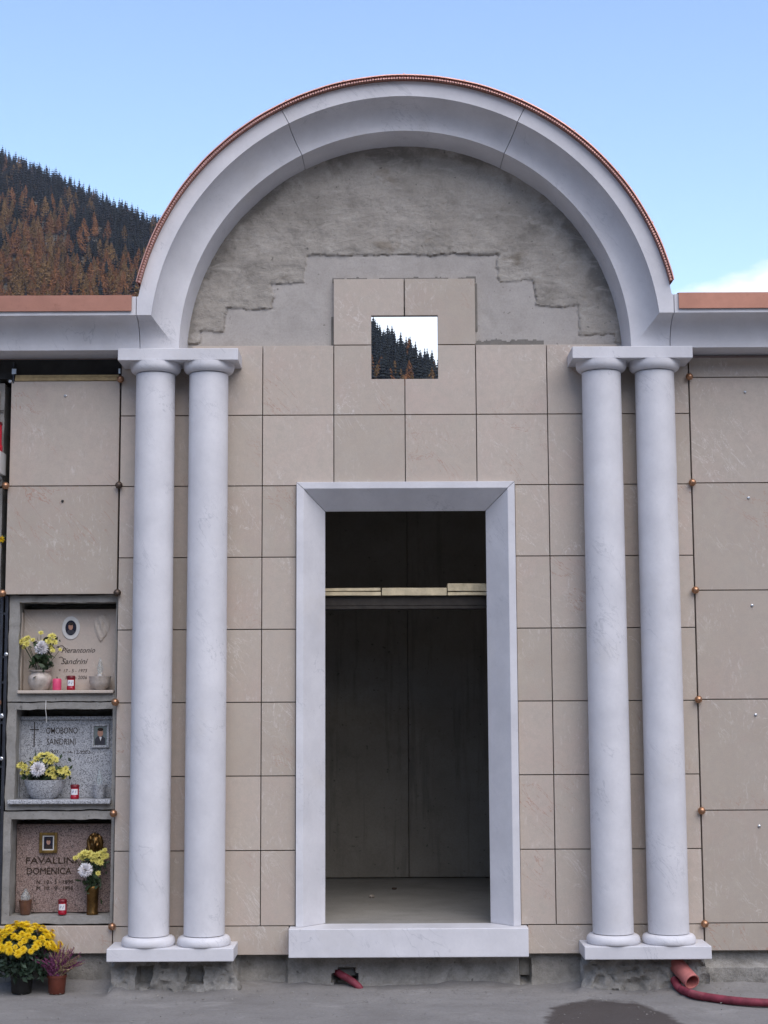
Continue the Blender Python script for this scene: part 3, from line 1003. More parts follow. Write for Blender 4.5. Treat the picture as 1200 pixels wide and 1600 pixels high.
# columns, their plinths and abaci
EY = -0.112
for s in (-1, 1):
    a, b = sorted((s * 0.917, s * 1.577))
    MB().box(a, b, -0.240, -0.002, 3.396, 3.462).build('abacus', M['marble'], chapel, bevel=0.003)
    a, b = sorted((s * 0.920, s * 1.587))
    MB().box(a, b, -0.243, -0.002, 0.183, 0.2505).build('plinth', M['marble'], chapel, bevel=0.004)
    for xc in (1.0905, 1.386):
        x = s * xc
        prof = [(0.1070, 0.3030), (0.1091, 0.3050), (0.1094, 1.2), (0.1088, 2.3), (0.1078, 3.3355), (0.1066, 3.3370)]
        c = MB().lathe(prof, x, EY, 0, 64).build('column', M['marble'], chapel, smooth=True)
        ec = [(0.0, 3.3420), (0.1130, 3.3420)] + [(0.113 + 0.0275 * sin(t), 3.3430 + 0.037 * (1 - cos(t))) for t in [i * pi / 2 / 9 for i in range(1, 10)]] + [(0.1408, 3.3955)]
        MB().lathe(ec, x, EY, 0, 64).build('capital', M['marble'], c, smooth=True, sharp=50)
        to = [(0.1370, 0.2510), (0.1410, 0.2560), (0.1428, 0.2640), (0.1428, 0.2720), (0.1405, 0.2820), (0.1360, 0.2900), (0.1295, 0.2955), (0.1215, 0.2985), (0.1130, 0.3000), (0.0, 0.3000)]
        MB().lathe(to, x, EY, 0, 64).build('base_ring', M['marble'], c, smooth=True, sharp=60)

# door frame with splayed reveals, sill
FO, FI, FB = 0.607, 0.452, 0.568
YF, YB = -0.030, 0.105
ZT, ZTF, ZTI = 2.745, 2.7085, 2.595
def jamb(s):
    def P(o, z_o, y):
        return (s * o, y, z_o)
    rows = []
    ring = []
    for (x, y) in ((FO, 0.033), (FO, YF), (FB, YF), (FI, YB), (FI + 0.04, 0.24)):
        ring.append((x, y))
    top = {FO: ZT, FB: ZTF, FI: ZTI, FI + 0.04: ZTI + 0.04}
    e = 0.0012
    rows = [[(s * x, y, SILL_Z + 0.001) for x, y in ring], [(s * x, y, top[x] - e) for x, y in ring]]
    return MB().rings(rows)
jamb(-1).build('door_jamb', M['marble'], chapel, bevel=0.0015, seg=1)
jamb(1).build('door_jamb', M['marble'], chapel, bevel=0.0015, seg=1)
ring = ((FO, ZT, 0.033), (FO, ZT, YF), (FB, ZTF, YF), (FI, ZTI, YB), (FI + 0.04, ZTI + 0.04, 0.24))
MB().rings([[(s * x, y, z + 0.0012) for x, z, y in ring] for s in (-1, 1)]).build('door_lintel', M['marble'], chapel, bevel=0.0015, seg=1)
MB().box(-0.641, 0.641, -0.098, 0.102, 0.176, SILL_Z).build('door_sill', M['marble'], chapel, bevel=0.004)

# footings: uneven wall base, rough blocks under the plinths
fb = MB()
def base_fn(q, p):
    if q.y < 0.1 and q.z < 0.1:
        p.y -= 0.030 * (1 - q.z / 0.1) ** 2
    if 0.605 < q.x < 0.665 and 0.02 < q.z < 0.15 and q.y < 0.1:
        p.y += 0.10
    if q.y < 0.1 and (q.x + 0.345) ** 2 / 0.062 ** 2 + (q.z - 0.045) ** 2 / 0.055 ** 2 < 1:
        p.y += 0.16
    if q.y < 0.1 and -0.92 < q.x < -0.66:
        n_ = noise.noise(Vector((q.x * 14, 0, q.z * 16)))
        p.y += 0.035 * max(0, n_) + 0.03
    return p
rough_box(fb, -1.59, 1.59, 0.055, 0.30, -0.06, 0.184, 0.0165, 0.007, 9, base_fn)
fb.build('footing_wall', M['rough'], chapel, smooth=True, sharp=50)
def block(s):
    mb = MB()
    def fn(q, p):
        k = 1 - min(1, max(0, q.z / 0.17))
        xc = s * 1.25
        p.x = xc + (p.x - xc) * (0.985 + 0.075 * k) + 0.016 * noise.noise(q * 8 + Vector((3, 1, 2))) + 0.010 * noise.noise(q * 30)
        if q.y < -0.05:
            p.y -= 0.025 * k
        if q.z > 0.15:
            p.y += 0.012 * noise.noise(q * 22)
        if s < 0 and q.y < -0.05:
            for xa in (-1.398, -1.140):
                if abs(q.x - xa) < 0.040 and 0.045 < q.z < 0.132:
                    p = Vector((q.x, q.y + 0.075, q.z))
                    return p
        if q.y < -0.05:
            p.y += (0.034 if s < 0 else 0.055) * abs(noise.noise(q * 13 + Vector((0.3, 0.7, 5.1)))) + 0.016 * noise.noise(q * 34) + 0.008 * noise.noise(q * 75)
        return p
    a, b = sorted((s * 0.935, s * 1.575))
    rough_box(mb, a, b, -0.125, 0.04, -0.05, 0.172, 0.0100, 0.013, 11, fn)
    return mb
for s in (-1, 1):
    block(s).build('footing_block', M['rough'], chapel, smooth=True, sharp=50)

# ------------------------------------------------------------------ burial walls on both sides
def cornice(parent, s, xa, xb):
    a, b = s * xa, s * xb
    MB().rings([[(x, p[1], p[2]) for p in PROF] for x in (a, b)]).build('cornice', M['marble'], parent, smooth=True, sharp=28)
    x0, x1 = sorted((s * (xa + 0.022), b))
    n = 60
    rows = []
    for i in range(n + 1):
        x = x0 + (x1 - x0) * i / n
        q = 0.0025 * noise.noise(Vector((x * 6, 1, 0)))
        rows.append([(x, -0.336 + q, ZC + 0.180), (x, -0.343 + q, ZC + 0.181), (x, -0.343 + q, ZC + 0.268), (x, -0.30, ZC + 0.276), (x, 2.3, ZC + 0.32), (x, 2.3, ZC + 0.31), (x, -0.30, ZC + 0.267), (x, -0.336 + q, ZC + 0.264)])
    MB().rings(rows).build('copper_coping', M['coping'], parent, smooth=True, sharp=30)

SZ = [0.334 + 0.6003 * i for i in range(6)]
def stud_mesh(name, mat):
    mb = MB().lathe([(0.006, 0.0)] + [(0.021 * sin(t), 0.014 - 0.021 * cos(t) + 0.008) for t in [0.25 + i * 2.75 / 8 for i in range(9)]], 0, 0, 0, 14)
    me = bpy.data.meshes.new(name)
    me.from_pydata([(x, -z, y) for x, y, z in mb.v], [], mb.f)
    me.materials.append(mat)
    me.polygons.foreach_set('use_smooth', [True] * len(me.polygons))
    me.update()
    return me
STUD, STUD_OLD = stud_mesh('stud', M['stud']), stud_mesh('stud', M['oldstud'])
sb = MB().lathe([(0.0075, 0.0), (0.0075, 0.004), (0.004, 0.006)], 0, 0, 0, 10)
SCREW = bpy.data.meshes.new('screw')
SCREW.from_pydata([(x, -z, y) for x, y, z in sb.v], [], sb.f)
SCREW.materials.append(M['bolt'])

def front_panel(parent, x0, x1, z0, z1, hole=None):
    o = MB().prism([(x0, z0), (x1, z0), (x1, z1), (x0, z1)], srng.uniform(-0.001, 0.001), 0.030).build('front_panel', M['panel'], parent, bevel=0.0015, seg=1)
    if hole is not None:
        c = inst('screw', SCREW, o, ((x0 + x1) / 2, -0.001, z1 - 0.083))
        if hole == 'dark':
            c.data = SCREW.copy()
            c.data.materials[0] = M['dark']
    return o

rwall = thing('burial_wall', (2.5, 0, 0), 'new burial wall clad in blank beige panels beside the columns with copper studs', 'burial wall')
cornice(rwall, 1, 1.467, 3.60)
for cx in (0, 1, 2):
    x0, x1 = 1.600 + 0.63 * cx, 2.227 + 0.63 * cx
    MB().box(x0 + J, x1 - J, 0.0, 0.03, 0.19, SZ[0] - J).build('base_panel', M['panel'], rwall, bevel=0.0015, seg=1)
    for k in range(5):
        front_panel(rwall, x0 + J, x1 - J, SZ[k] + J, SZ[k + 1] - J, 'bolt')
    MB().box(x0 + J, x1 - J, 0.001, 0.03, SZ[5] + J, 3.447).build('head_panel', M['panel'], rwall, bevel=0.0015, seg=1)
    for z in SZ:
        inst('stud', STUD, rwall, (1.5985 + 0.63 * cx, 0, z))
MB().box(1.600, 3.60, 0.034, 2.2, 0.188, 3.45).build('wall_core', M['concrete'], rwall)
rb = MB()
def rfn(q, p):
    if q.y < 0.1 and q.z < 0.13:
        p.y -= 0.055 * min(1, (0.13 - q.z) / 0.03)
    return p
rough_box(rb, 1.60, 3.5, 0.05, 0.3, -0.05, 0.184, 0.022, 0.006, 7, rfn)
rb.build('footing_wall', M['rough'], rwall, smooth=True, sharp=50)

lwall = thing('burial_wall', (-2.5, 0, 0), 'old concrete burial wall with open grave niches and two blank upper panels', 'burial wall')
cornice(lwall, -1, 1.467, 3.9)
front_panel(lwall, -2.214, -1.6045, SZ[4] + J, 3.330, 'bolt')
front_panel(lwall, -2.222, -1.6045, SZ[3] - 0.004, SZ[4] - J, 'dark')
MB().box(-2.24, -1.6005, 0.0, 0.03, 0.19, 0.334).build('base_panel', M['panel'], lwall, bevel=0.0015, seg=1)
MB().box(-2.88, -2.245, 0.0, 0.03, 0.19, 0.334).build('base_panel', M['panel'], lwall, bevel=0.0015, seg=1)
lc = MB()
lc.box(-3.9, -1.600, 0.34, 2.2, -0.05, 3.45)
lc.box(-3.9, -1.600, 0.06, 0.34, 3.36, 3.46)
lc.box(-3.9, -2.90, 0.04, 0.34, 0.19, 3.46)
lc.box(-2.205, -1.612, 0.05, 0.34, 2.14, 3.32)
lc.build('wall_core', M['concrete'], lwall)
lf = MB()
rough_box(lf, -3.9, -1.60, 0.05, 0.3, -0.05, 0.186, 0.03, 0.006, 7)
lf.build('footing_wall', M['rough'], lwall, smooth=True, sharp=50)
MB().box(-3.9, -1.602, 0.036, 0.058, 3.352, 3.462).build('dark_strip', M['dark'], lwall)  # plain dark strip on the wall head below the cornice
lt = MB()
lt.box(-2.195, -1.612, -0.002, 0.040, 3.3335, 3.352)
lt.box(-2.195, -1.612, 0.006, 0.044, 3.3535, 3.368)
lt.build('wooden_lath', M['lath'], lwall, bevel=0.001)
br = MB()
br.box(-2.208, -2.200, -0.002, 0.03, 3.32, 3.44)
br.build('bracket', M['steel'], lwall)
bb2 = MB()
bb2.box(-2.212, -2.188, -0.006, -0.0025, 3.372, 3.402)
bb2.box(-1.612, -1.602, -0.006, -0.0025, 3.372, 3.400)
bb2.build('bracket_plate', M['bolt'], lwall)
for x, z, om in ((-1.597, SZ[5], 0), (-1.597, SZ[4], 1), (-1.597, SZ[3], 1), (-1.599, SZ[2], 0), (-1.599, SZ[1], 0), (-1.597, SZ[0], 0),
                 (-2.229, SZ[4], 0), (-2.232, SZ[3], 0), (-2.243, SZ[2], 0), (-2.245, SZ[1], 0)):
    inst('stud', STUD_OLD if om else STUD, lwall, (x, 0, z))
inst('screw', SCREW, lwall, (-2.222, 0.0, SZ[5] - 0.005), None, 1.3)
# upright steel rails between the niche rows
for x in (-2.254, -2.226):
    MB().box(x, x + 0.017, 0.028, 0.075, 0.335, 2.125).build('rail', M['steel'], lwall, bevel=0.002)
for z in (2.02, 1.78, 1.64, 1.42, 1.18, 0.96, 0.72, 0.48):
    MB().box(-2.250, -2.212, 0.034, 0.070, z, z + 0.012).build('rail_clip', M['steel'], lwall)
for z, x in ((1.46, -2.229), (1.23, -2.226), (0.66, -2.232), (1.80, -2.214)):
    inst('screw', SCREW, lwall, (x, 0.028, z), None, 1.35)
inst('screw', SCREW, lwall, (-2.232, 0.027, 1.463), None, 1.7)

def niche_frame(x0, x1, z0, z1, ox0, ox1, oz0, oz1, y0=0.042):
    mb = MB()
    step, amp = 0.024, 0.0055
    rough_box(mb, x0, ox0, y0, 0.34, z0, z1, step, amp, 11)
    if x1 - ox1 > 0.004:
        rough_box(mb, ox1, x1, y0 + 0.001, 0.34, z0, z1, step, amp * 0.5, 11)
    rough_box(mb, ox0, ox1, y0 + 0.0005, 0.34, oz1, z1, step, amp, 11)
    rough_box(mb, ox0, ox1, y0 + 0.0005, 0.34, z0, oz0, step, amp, 11)
    return mb.build('niche_frame', M['concrete'], lwall, smooth=True, sharp=45)
niche_frame(-2.205, -1.604, 1.541, 2.126, -2.150, -1.6125, 1.583, 2.088)
niche_frame(-2.206, -1.604, 0.951, 1.534, -2.154, -1.6225, 0.983, 1.498)
niche_frame(-2.212, -1.604, 0.341, 0.943, -2.168, -1.6190, 0.382, 0.900, 0.036)
for k in range(5):
    z0, z1 = SZ[k] + 0.008, SZ[k + 1] - 0.006
    niche_frame(-2.885, -2.262, z0, z1, -2.83, -2.285, z0 + 0.045, z1 - 0.045, 0.045)

# ------------------------------------------------------------------ gravestones and what stands before them
def text_mesh(mb, body, x, z, y, width, height=None, shear=0.0, depth=0.0015, bold=0.0):
    cu = bpy.data.curves.new('txt', 'FONT')
    cu.body = body
    cu.size = 1
    cu.shear = shear
    cu.extrude = 0.01
    cu.offset = bold
    cu.resolution_u = 3
    ob = bpy.data.objects.new('txt', cu)
    col.objects.link(ob)
    bpy.context.view_layer.update()
    me = bpy.data.meshes.new_from_object(ob.evaluated_get(bpy.context.evaluated_depsgraph_get()))
    xs = [v.co.x for v in me.vertices]
    ys = [v.co.y for v in me.vertices]
    k = width / (max(xs) - min(xs))
    kz = height / max(ys) if height else k
    mb.add([(x + (v.co.x - min(xs)) * k, y - depth * (0.5 + v.co.z * 50), z + v.co.y * kz) for v in me.vertices], [tuple(p.vertices) for p in me.polygons])
    bpy.data.objects.remove(ob)
    bpy.data.meshes.remove(me)
    bpy.data.curves.remove(cu)

def line(parent, mat, *a, **k):
    mb = MB()
    text_mesh(mb, *a, **k)
    return mb.build('inscription', M[mat], parent)

def ell(cx, cz, rx, rz, n=24):
    return [(cx + rx * cos(2 * pi * i / n), cz + rz * sin(2 * pi * i / n)) for i in range(n)]

def relief(name, cx, cz, y, hw, hh, fn, mat, parent, n=26):
    """a low carving: a patch whose depth is fn(u, v), u and v from -1 to 1"""
    mb = MB()
    ids, vs, fs = {}, [], []
    for i in range(n + 1):
        for j in range(n + 1):
            u, v = -1 + 2 * i / n, -1 + 2 * j / n
            d = fn(u, v)
            if d is not None:
                ids[i, j] = len(vs)
                vs.append((cx + u * hw, y - d, cz + v * hh))
    for i in range(n):
        for j in range(n):
            q = [(i, j), (i + 1, j), (i + 1, j + 1), (i, j + 1)]
            if all(t in ids for t in q):
                fs.append(tuple(ids[t] for t in q))
    return mb.add(vs, fs).build(name, mat, parent, smooth=True, sharp=70)

YP = 0.16
# top niche: cream marble
g1 = thing('gravestone', (-1.9, YP, 1.60), 'cream marble gravestone with an oval portrait and cursive dark lettering', 'gravestone')
MB().box(-2.168, -1.616, YP, YP + 0.03, 1.602, 2.056).build('stone_slab', M['cream'], g1, bevel=0.003)
MB().box(-2.166, -2.146, YP - 0.055, YP - 0.001, 1.6025, 2.035).build('stone_upright', M['cream'], g1, bevel=0.003)
MB().box(-2.147, -1.618, 0.018, YP + 0.02, 1.584, 1.6015).build('stone_shelf', M['cream'], g1, bevel=0.004)
MB().prism(ell(-1.884, 1.951, 0.051, 0.066), YP - 0.006, YP + 0.001).build('portrait_frame', M['frame_white'], g1, bevel=0.002)
ph = MB()
ph.prism(ell(-1.884, 1.951, 0.031, 0.042), YP - 0.009, YP - 0.005, 0)
ph.prism(ell(-1.885, 1.957, 0.0125, 0.0185), YP - 0.0105, YP - 0.006, 1)
ph.prism(ell(-1.884, 1.973, 0.0145, 0.0085), YP - 0.0112, YP - 0.006, 2)
ph.prism([(-1.909, 1.926), (-1.898, 1.938), (-1.890, 1.940), (-1.878, 1.940), (-1.868, 1.936), (-1.859, 1.926), (-1.870, 1.914), (-1.896, 1.914)], YP - 0.0098, YP - 0.006, 3)
ph.build('portrait_photo', [M['photo_dark'], M['skin'], M['hair'], M['suit']], g1)
def rel1(u, v):
    wv = 0.95 * (1 - ((v - 0.35) / 1.35) ** 2) if v < 0.35 else 0.95 * sqrt(max(0, 1 - ((v - 0.35) / 0.68) ** 2))
    x = u - 0.12 * v
    if wv <= 0.02 or abs(x) > wv:
        return None
    r = 1 - (x / wv) ** 2
    d = 0.010 * sqrt(max(r, 0)) + 0.006 * math.exp(-((x + 0.05) ** 2 / 0.02 + (v - 0.15) ** 2 / 0.12))
    d -= 0.005 * math.exp(-((x + 0.35) ** 2 / 0.02 + (v - 0.32) ** 2 / 0.012)) + 0.005 * math.exp(-((x - 0.3) ** 2 / 0.02 + (v - 0.32) ** 2 / 0.012))
    d += 0.0030 * sin(9 * x + 7 * v)
    return d
relief('relief', -1.712, 1.945, YP, 0.050, 0.078, rel1, M['cream'], g1)
line(g1, 'letter', 'Pierantonio', -1.936, 1.812, YP, 0.190, None, 0.38, bold=0.006)
line(g1, 'letter', 'Sandrini', -1.936, 1.748, YP, 0.150, None, 0.38, bold=0.006)
# long pen strokes of the two capitals
for (x, z) in ((-1.936, 1.812), (-1.938, 1.748)):
    MB().tube([(x - 0.012 + 0.030 * t, YP - 0.0015, z + 0.030 + 0.010 * sin(3 * t + 0.4)) for t in [i / 8 for i in range(9)]], 0.0014, 5).build('pen_stroke', M['letter'], g1)
line(g1, 'letter', '*  17 - 5 - 1973', -1.949, 1.702, YP, 0.158, 0.019, 0.2)
line(g1, 'letter', '5 - 8 - 2006', -1.912, 1.664, YP, 0.122, 0.019, 0.2)

# middle niche: grey granite
g2 = thing('gravestone', (-1.9, YP, 1.0), 'speckled grey granite gravestone with a cross and a square framed photo', 'gravestone')
MB().box(-2.172, -1.624, YP, YP + 0.03, 1.008, 1.452).build('stone_slab', M['grey_granite'], g2, bevel=0.003)
rim = MB()
rim.box(-2.174, -2.152, YP - 0.035, YP + 0.02, 1.0085, 1.458)
rim.box(-2.1515, -1.624, YP - 0.020, YP + 0.02, 1.440, 1.458)
rim.build('stone_rim', M['grey_granite'], g2, bevel=0.002)
MB().box(-2.186, -1.6235, 0.004, YP + 0.02, 0.984, 1.0075).build('stone_shelf', M['grey_granite'], g2, bevel=0.004)
fr = MB()
for a in ((-1.757, -1.744, 1.284, 1.415), (-1.672, -1.659, 1.284, 1.415), (-1.7435, -1.6725, 1.402, 1.415), (-1.7435, -1.6725, 1.284, 1.297)):
    fr.box(a[0], a[1], YP - 0.016, YP + 0.001, a[2], a[3])
fr.build('portrait_frame', M['grey_granite'], g2, bevel=0.0015)
ph = MB()
ph.box(-1.744, -1.672, YP - 0.008, YP, 1.297, 1.402, 0)
ph.prism([(-1.738, 1.298), (-1.738, 1.330), (-1.726, 1.345), (-1.712, 1.350), (-1.698, 1.348), (-1.682, 1.336), (-1.680, 1.298)], YP - 0.0092, YP - 0.004, 3)
ph.prism(ell(-1.7085, 1.365, 0.0155, 0.021), YP - 0.0104, YP - 0.004, 1)
ph.prism(ell(-1.708, 1.384, 0.0165, 0.009), YP - 0.0112, YP - 0.004, 2)
ph.prism([(-1.714, 1.343), (-1.706, 1.320), (-1.700, 1.343)], YP - 0.0110, YP - 0.004, 4)
ph.build('portrait_photo', [M['photo_grey'], M['skin'], M['hair'], M['suit'], M['label']], g2)
cr = MB()
cr.box(-2.0805, -2.0755, YP - 0.004, YP, 1.289, 1.427)
cr.box(-2.102, -2.0807, YP - 0.004, YP, 1.383, 1.388)
cr.box(-2.0753, -2.053, YP - 0.004, YP, 1.383, 1.388)
cr.build('cross', M['letter'], g2)
line(g2, 'letter', 'OMOBONO', -2.013, 1.362, YP, 0.176, 0.034, bold=0.005)
line(g2, 'letter', 'SANDRINI', -2.008, 1.301, YP, 0.160, 0.034)
line(g2, 'letter', '* 12-4-1927', -2.076, 1.252, YP, 0.135, 0.018)
line(g2, 'letter', '+ 14-12-2002', -1.918, 1.250, YP, 0.152, 0.018)
tag(MB().tube([(-1.991, 0.038, 1.545), (-1.992, 0.034, 1.50), (-1.990, 0.05, 1.46), (-1.991, 0.06, 1.425)], 0.0022, 5).build('cord', M['frame_white'], None, origin=(-1.991, 0.04, 1.42)),
    'thin pale cord hanging over the top edge of the grey granite grave', 'cord')

# lowest niche: pink granite
g3 = thing('gravestone', (-1.9, YP, 0.39), 'pink granite gravestone with bronze capital letters and brass framed portrait', 'gravestone')
MB().box(-2.164, -1.622, YP, YP + 0.03, 0.386, 0.866).build('stone_slab', M['pink_granite'], g3, bevel=0.003)
fr = MB()
for a in ((-2.035, -2.018, 0.708, 0.820), (-1.953, -1.936, 0.708, 0.820), (-2.0175, -1.9535, 0.804, 0.820), (-2.0175, -1.9535, 0.708, 0.724)):
    fr.box(a[0], a[1], YP - 0.020, YP + 0.001, a[2], a[3])
fr.build('portrait_frame', M['frame_gold'], g3, bevel=0.003)
fw_ = MB()
for a in ((-2.0175, -2.011, 0.724, 0.804), (-1.960, -1.9535, 0.724, 0.804), (-2.0105, -1.9605, 0.798, 0.804), (-2.0105, -1.9605, 0.724, 0.730)):
    fw_.box(a[0], a[1], YP - 0.013, YP, a[2], a[3])
fw_.build('portrait_mount', M['frame_white'], g3)
ph = MB()
ph.box(-2.0105, -1.9605, YP - 0.008, YP, 0.730, 0.798, 0)
ph.prism([(-2.006, 0.731), (-2.003, 0.748), (-1.990, 0.755), (-1.980, 0.755), (-1.968, 0.746), (-1.966, 0.731)], YP - 0.0092, YP - 0.004, 2)
ph.prism(ell(-1.9855, 0.769, 0.0105, 0.0150), YP - 0.0104, YP - 0.004, 1)
ph.prism(ell(-1.985, 0.784, 0.0125, 0.008), YP - 0.0110, YP - 0.004, 2)
ph.build('portrait_photo', [M['photo_dark'], M['skin'], M['hair']], g3)
line(g3, 'bronze_letter', 'FAVALLINI', -2.108, 0.651, YP, 0.278, 0.034, depth=0.004)
line(g3, 'bronze_letter', 'DOMENICA', -2.103, 0.594, YP, 0.245, 0.034, depth=0.004)
line(g3, 'bronze_letter', 'N. 10 - 3 - 1899', -2.048, 0.541, YP, 0.202, 0.020, depth=0.003)
line(g3, 'bronze_letter', 'M. 10 - 9 - 1995', -2.048, 0.507, YP, 0.202, 0.020, depth=0.003)
def rel3(u, v):
    wv = 0.92 * sqrt(max(0, 1 - ((v - 0.25) / 0.76) ** 2)) if v > 0.25 else 0.92 + 0.06 * (0.25 - v)
    if wv < 0.03 or abs(u) > wv:
        return None
    d = 0.030 * sqrt(max(0.0, 1 - (u / wv) ** 2)) + 0.004
    fu, fv = (u - 0.05) / 0.50, (v - 0.10) / 0.68
    r2 = fu * fu + fv * fv
    if r2 < 1:
        d = 0.022 + 0.020 * sqrt(1 - r2)
        d += 0.010 * math.exp(-((u - 0.05) ** 2 / 0.008 + (v - 0.06) ** 2 / 0.05))
        for e in (-0.18, 0.26):
            d -= 0.007 * math.exp(-((u - e) ** 2 / 0.012 + (v - 0.24) ** 2 / 0.010))
        d -= 0.004 * math.exp(-((u - 0.05) ** 2 / 0.03 + (v + 0.24) ** 2 / 0.004))
    else:
        d += 0.003 * sin(16 * u + 6 * v)
    return d
relief('bronze_head', -1.727, 0.745, YP, 0.052, 0.075, rel3, M['bronze'], g3, 32)

# ---- flowers
def blossom_mesh(name, mat, rings_, rs, curl=0.0):
    mb = MB()
    for (n, el0, ln, wd) in rings_:
        for k in range(n):
            a = 2 * pi * (k + rs.random() * 0.6) / n
            e = el0 + rs.uniform(-0.16, 0.16)
            l_ = ln * rs.uniform(0.85, 1.1)
            d = Vector((cos(a) * cos(e), sin(a) * cos(e), sin(e)))
            t = Vector((-sin(a), cos(a), 0))
            n_ = d.cross(t)
            tip = d * l_ + n_ * curl * l_
            mb.add([d * 0.10, d * l_ * 0.6 + t * wd, tip, d * l_ * 0.6 - t * wd], [(0, 1, 2, 3)])
    me = bpy.data.meshes.new(name)
    me.from_pydata(mb.v, [], mb.f)
    me.materials.append(mat)
    me.update()
    return me
frs = random.Random(21)
POM = [(14, -0.35, 1.0, 0.16), (14, 0.05, 1.0, 0.16), (12, 0.45, 0.95, 0.16), (9, 0.85, 0.85, 0.15), (6, 1.25, 0.75, 0.15)]
DAISY = [(13, 0.05, 1.0, 0.17), (11, 0.35, 0.85, 0.16), (8, 0.8, 0.55, 0.15), (5, 1.3, 0.40, 0.13)]
B_WHITE = [blossom_mesh('blossom', M['white'], [(26, -0.45, 1.0, 0.13), (26, -0.15, 1.0, 0.13), (24, 0.12, 1.0, 0.13), (22, 0.4, 0.97, 0.13), (18, 0.68, 0.95, 0.13), (13, 0.95, 0.92, 0.13), (8, 1.25, 0.9, 0.13)], frs, 0.1) for _ in range(2)]
B_LEMON = [blossom_mesh('blossom', M['lemon'], DAISY, frs) for _ in range(3)]
SPIKY = [(20, -0.25, 1.0, 0.10), (19, 0.1, 1.0, 0.10), (15, 0.45, 0.88, 0.10), (10, 0.85, 0.66, 0.10), (6, 1.25, 0.5, 0.10)]
B_YEL = [blossom_mesh('blossom', M['yellow'], SPIKY, frs) for _ in range(5)]

def leafy(mb, c, spread, n, size, rs, mi=0):
    for _ in range(n):
        p = Vector(c) + Vector((rs.gauss(0, spread[0]), rs.gauss(0, spread[1]), rs.gauss(0, spread[2])))
        d1 = Vector((rs.gauss(0, 1), rs.gauss(-0.3, 0.8), rs.gauss(0.3, 1))).normalized()
        d2 = d1.cross(Vector((rs.gauss(0, 1), rs.gauss(0, 1), rs.gauss(0, 1)))).normalized()
        s = size * rs.uniform(0.6, 1.3)
        mb.add([p - d1 * s, p + d2 * s * 0.42, p + d1 * s, p - d2 * s * 0.42], [(0, 1, 2, 3)], mi)

def bouquet(label, base, flowers, leaves, rs, group='cut flower bunches in the grave vases'):
    t = thing('flower_bunch', base, label, 'flowers', group)
    fm_ = MB()
    bp = Vector(base)
    for (x, y, z, r, kd) in flowers:
        f = Vector((x, y, z))
        mid = (bp + f) / 2 + Vector((0, 0.004, 0.012))
        fm_.tube([bp, mid, f], 0.0018, 4)
    for (c, spread, n, size) in leaves:
        leafy(fm_, c, spread, n, size, rs)
    fm_.build('stems', M['leaf'], t)
    ctr = bp + Vector((0, 0.05, 0.03))
    for (x, y, z, r, kd) in flowers:
        d = (Vector((x, y, z)) - ctr).normalized() + Vector((0, -1.0, 0.25)) + Vector((rs.uniform(-.3, .3), 0, rs.uniform(-.3, .3)))
        me_ = rs.choice({'w': B_WHITE, 'l': B_LEMON, 'y': B_YEL}[kd])
        q = d.to_track_quat('Z', 'Y').to_euler()
        inst('blossom', me_, t, (x, y, z), q, r)
    return t

def vase(name, label, cat, cx, cy, z0, prof, mat, group=None, extra=None):
    t = thing(name, (cx, cy, z0), label, cat, group)
    MB().lathe(prof, cx, cy, z0, 32, cap=False).build('body', M[mat], t, smooth=True, sharp=50)
    if extra:
        extra(t)
    return t

S1 = 1.6020
vase('vase', 'round mottled vase holding flowers before the cream gravestone', 'vase', -2.037, 0.088, S1,
     [(0, 0.0), (0.040, 0.0), (0.044, 0.006), (0.060, 0.026), (0.067, 0.052), (0.064, 0.076), (0.050, 0.093), (0.047, 0.098), (0.060, 0.106), (0.061, 0.112), (0.052, 0.112), (0.042, 0.100), (0.03, 0.06), (0, 0.05)], 'ceramic')
bouquet('tall loose bunch of yellow blooms and one white before the cream gravestone', (-2.036, 0.085, S1 + 0.06),
        [(-2.025, 0.050, 1.838, 0.043, 'w'), (-2.113, 0.07, 1.886, 0.030, 'l'), (-2.137, 0.06, 1.872, 0.027, 'l'), (-2.108, 0.05, 1.858, 0.025, 'l'), (-2.124, 0.065, 1.842, 0.019, 'l'),
         (-2.034, 0.07, 1.920, 0.018, 'l'), (-2.028, 0.08, 1.868, 0.022, 'l'), (-1.970, 0.06, 1.900, 0.028, 'l'), (-1.985, 0.05, 1.872, 0.026, 'l'), (-1.956, 0.06, 1.868, 0.024, 'l'), (-1.978, 0.06, 1.842, 0.018, 'l'),
         (-1.962, 0.05, 1.821, 0.017, 'l'), (-1.923, 0.06, 1.826, 0.013, 'l'), (-2.075, 0.06, 1.880, 0.018, 'l')],
        [((-2.03, 0.07, 1.765), (0.028, 0.02, 0.036), 110, 0.024), ((-2.01, 0.07, 1.85), (0.045, 0.02, 0.025), 36, 0.018)], random.Random(1))
def cup_extra(col_, zt):
    def fn(t):
        c = t.location
        MB().lathe([(0.004, 0), (0.014, 0.0), (0.014, 0.012), (0.004, 0.012)], c.x, c.y, c.z + zt, 16).build('lamp_base', M['frame_white'], t, smooth=True)
        MB().lathe([(0.008, 0), (0.016, 0.018), (0.018, 0.030), (0.013, 0.052), (0.006, 0.074), (0.0008, 0.090)], c.x, c.y, c.z + zt + 0.0125, 18).build('flame_globe', M['glass'], t, smooth=True)
    return fn
vase('grave_lamp', 'mottled bowl lamp with a glass flame on the cream gravestone shelf', 'grave lamp', -1.705, 0.092, S1,
     [(0, 0.0), (0.030, 0.0), (0.032, 0.004), (0.052, 0.022), (0.060, 0.046), (0.058, 0.064), (0.062, 0.071), (0.062, 0.076), (0.02, 0.077), (0, 0.078)], 'ceramic', None, cup_extra('', 0.078))
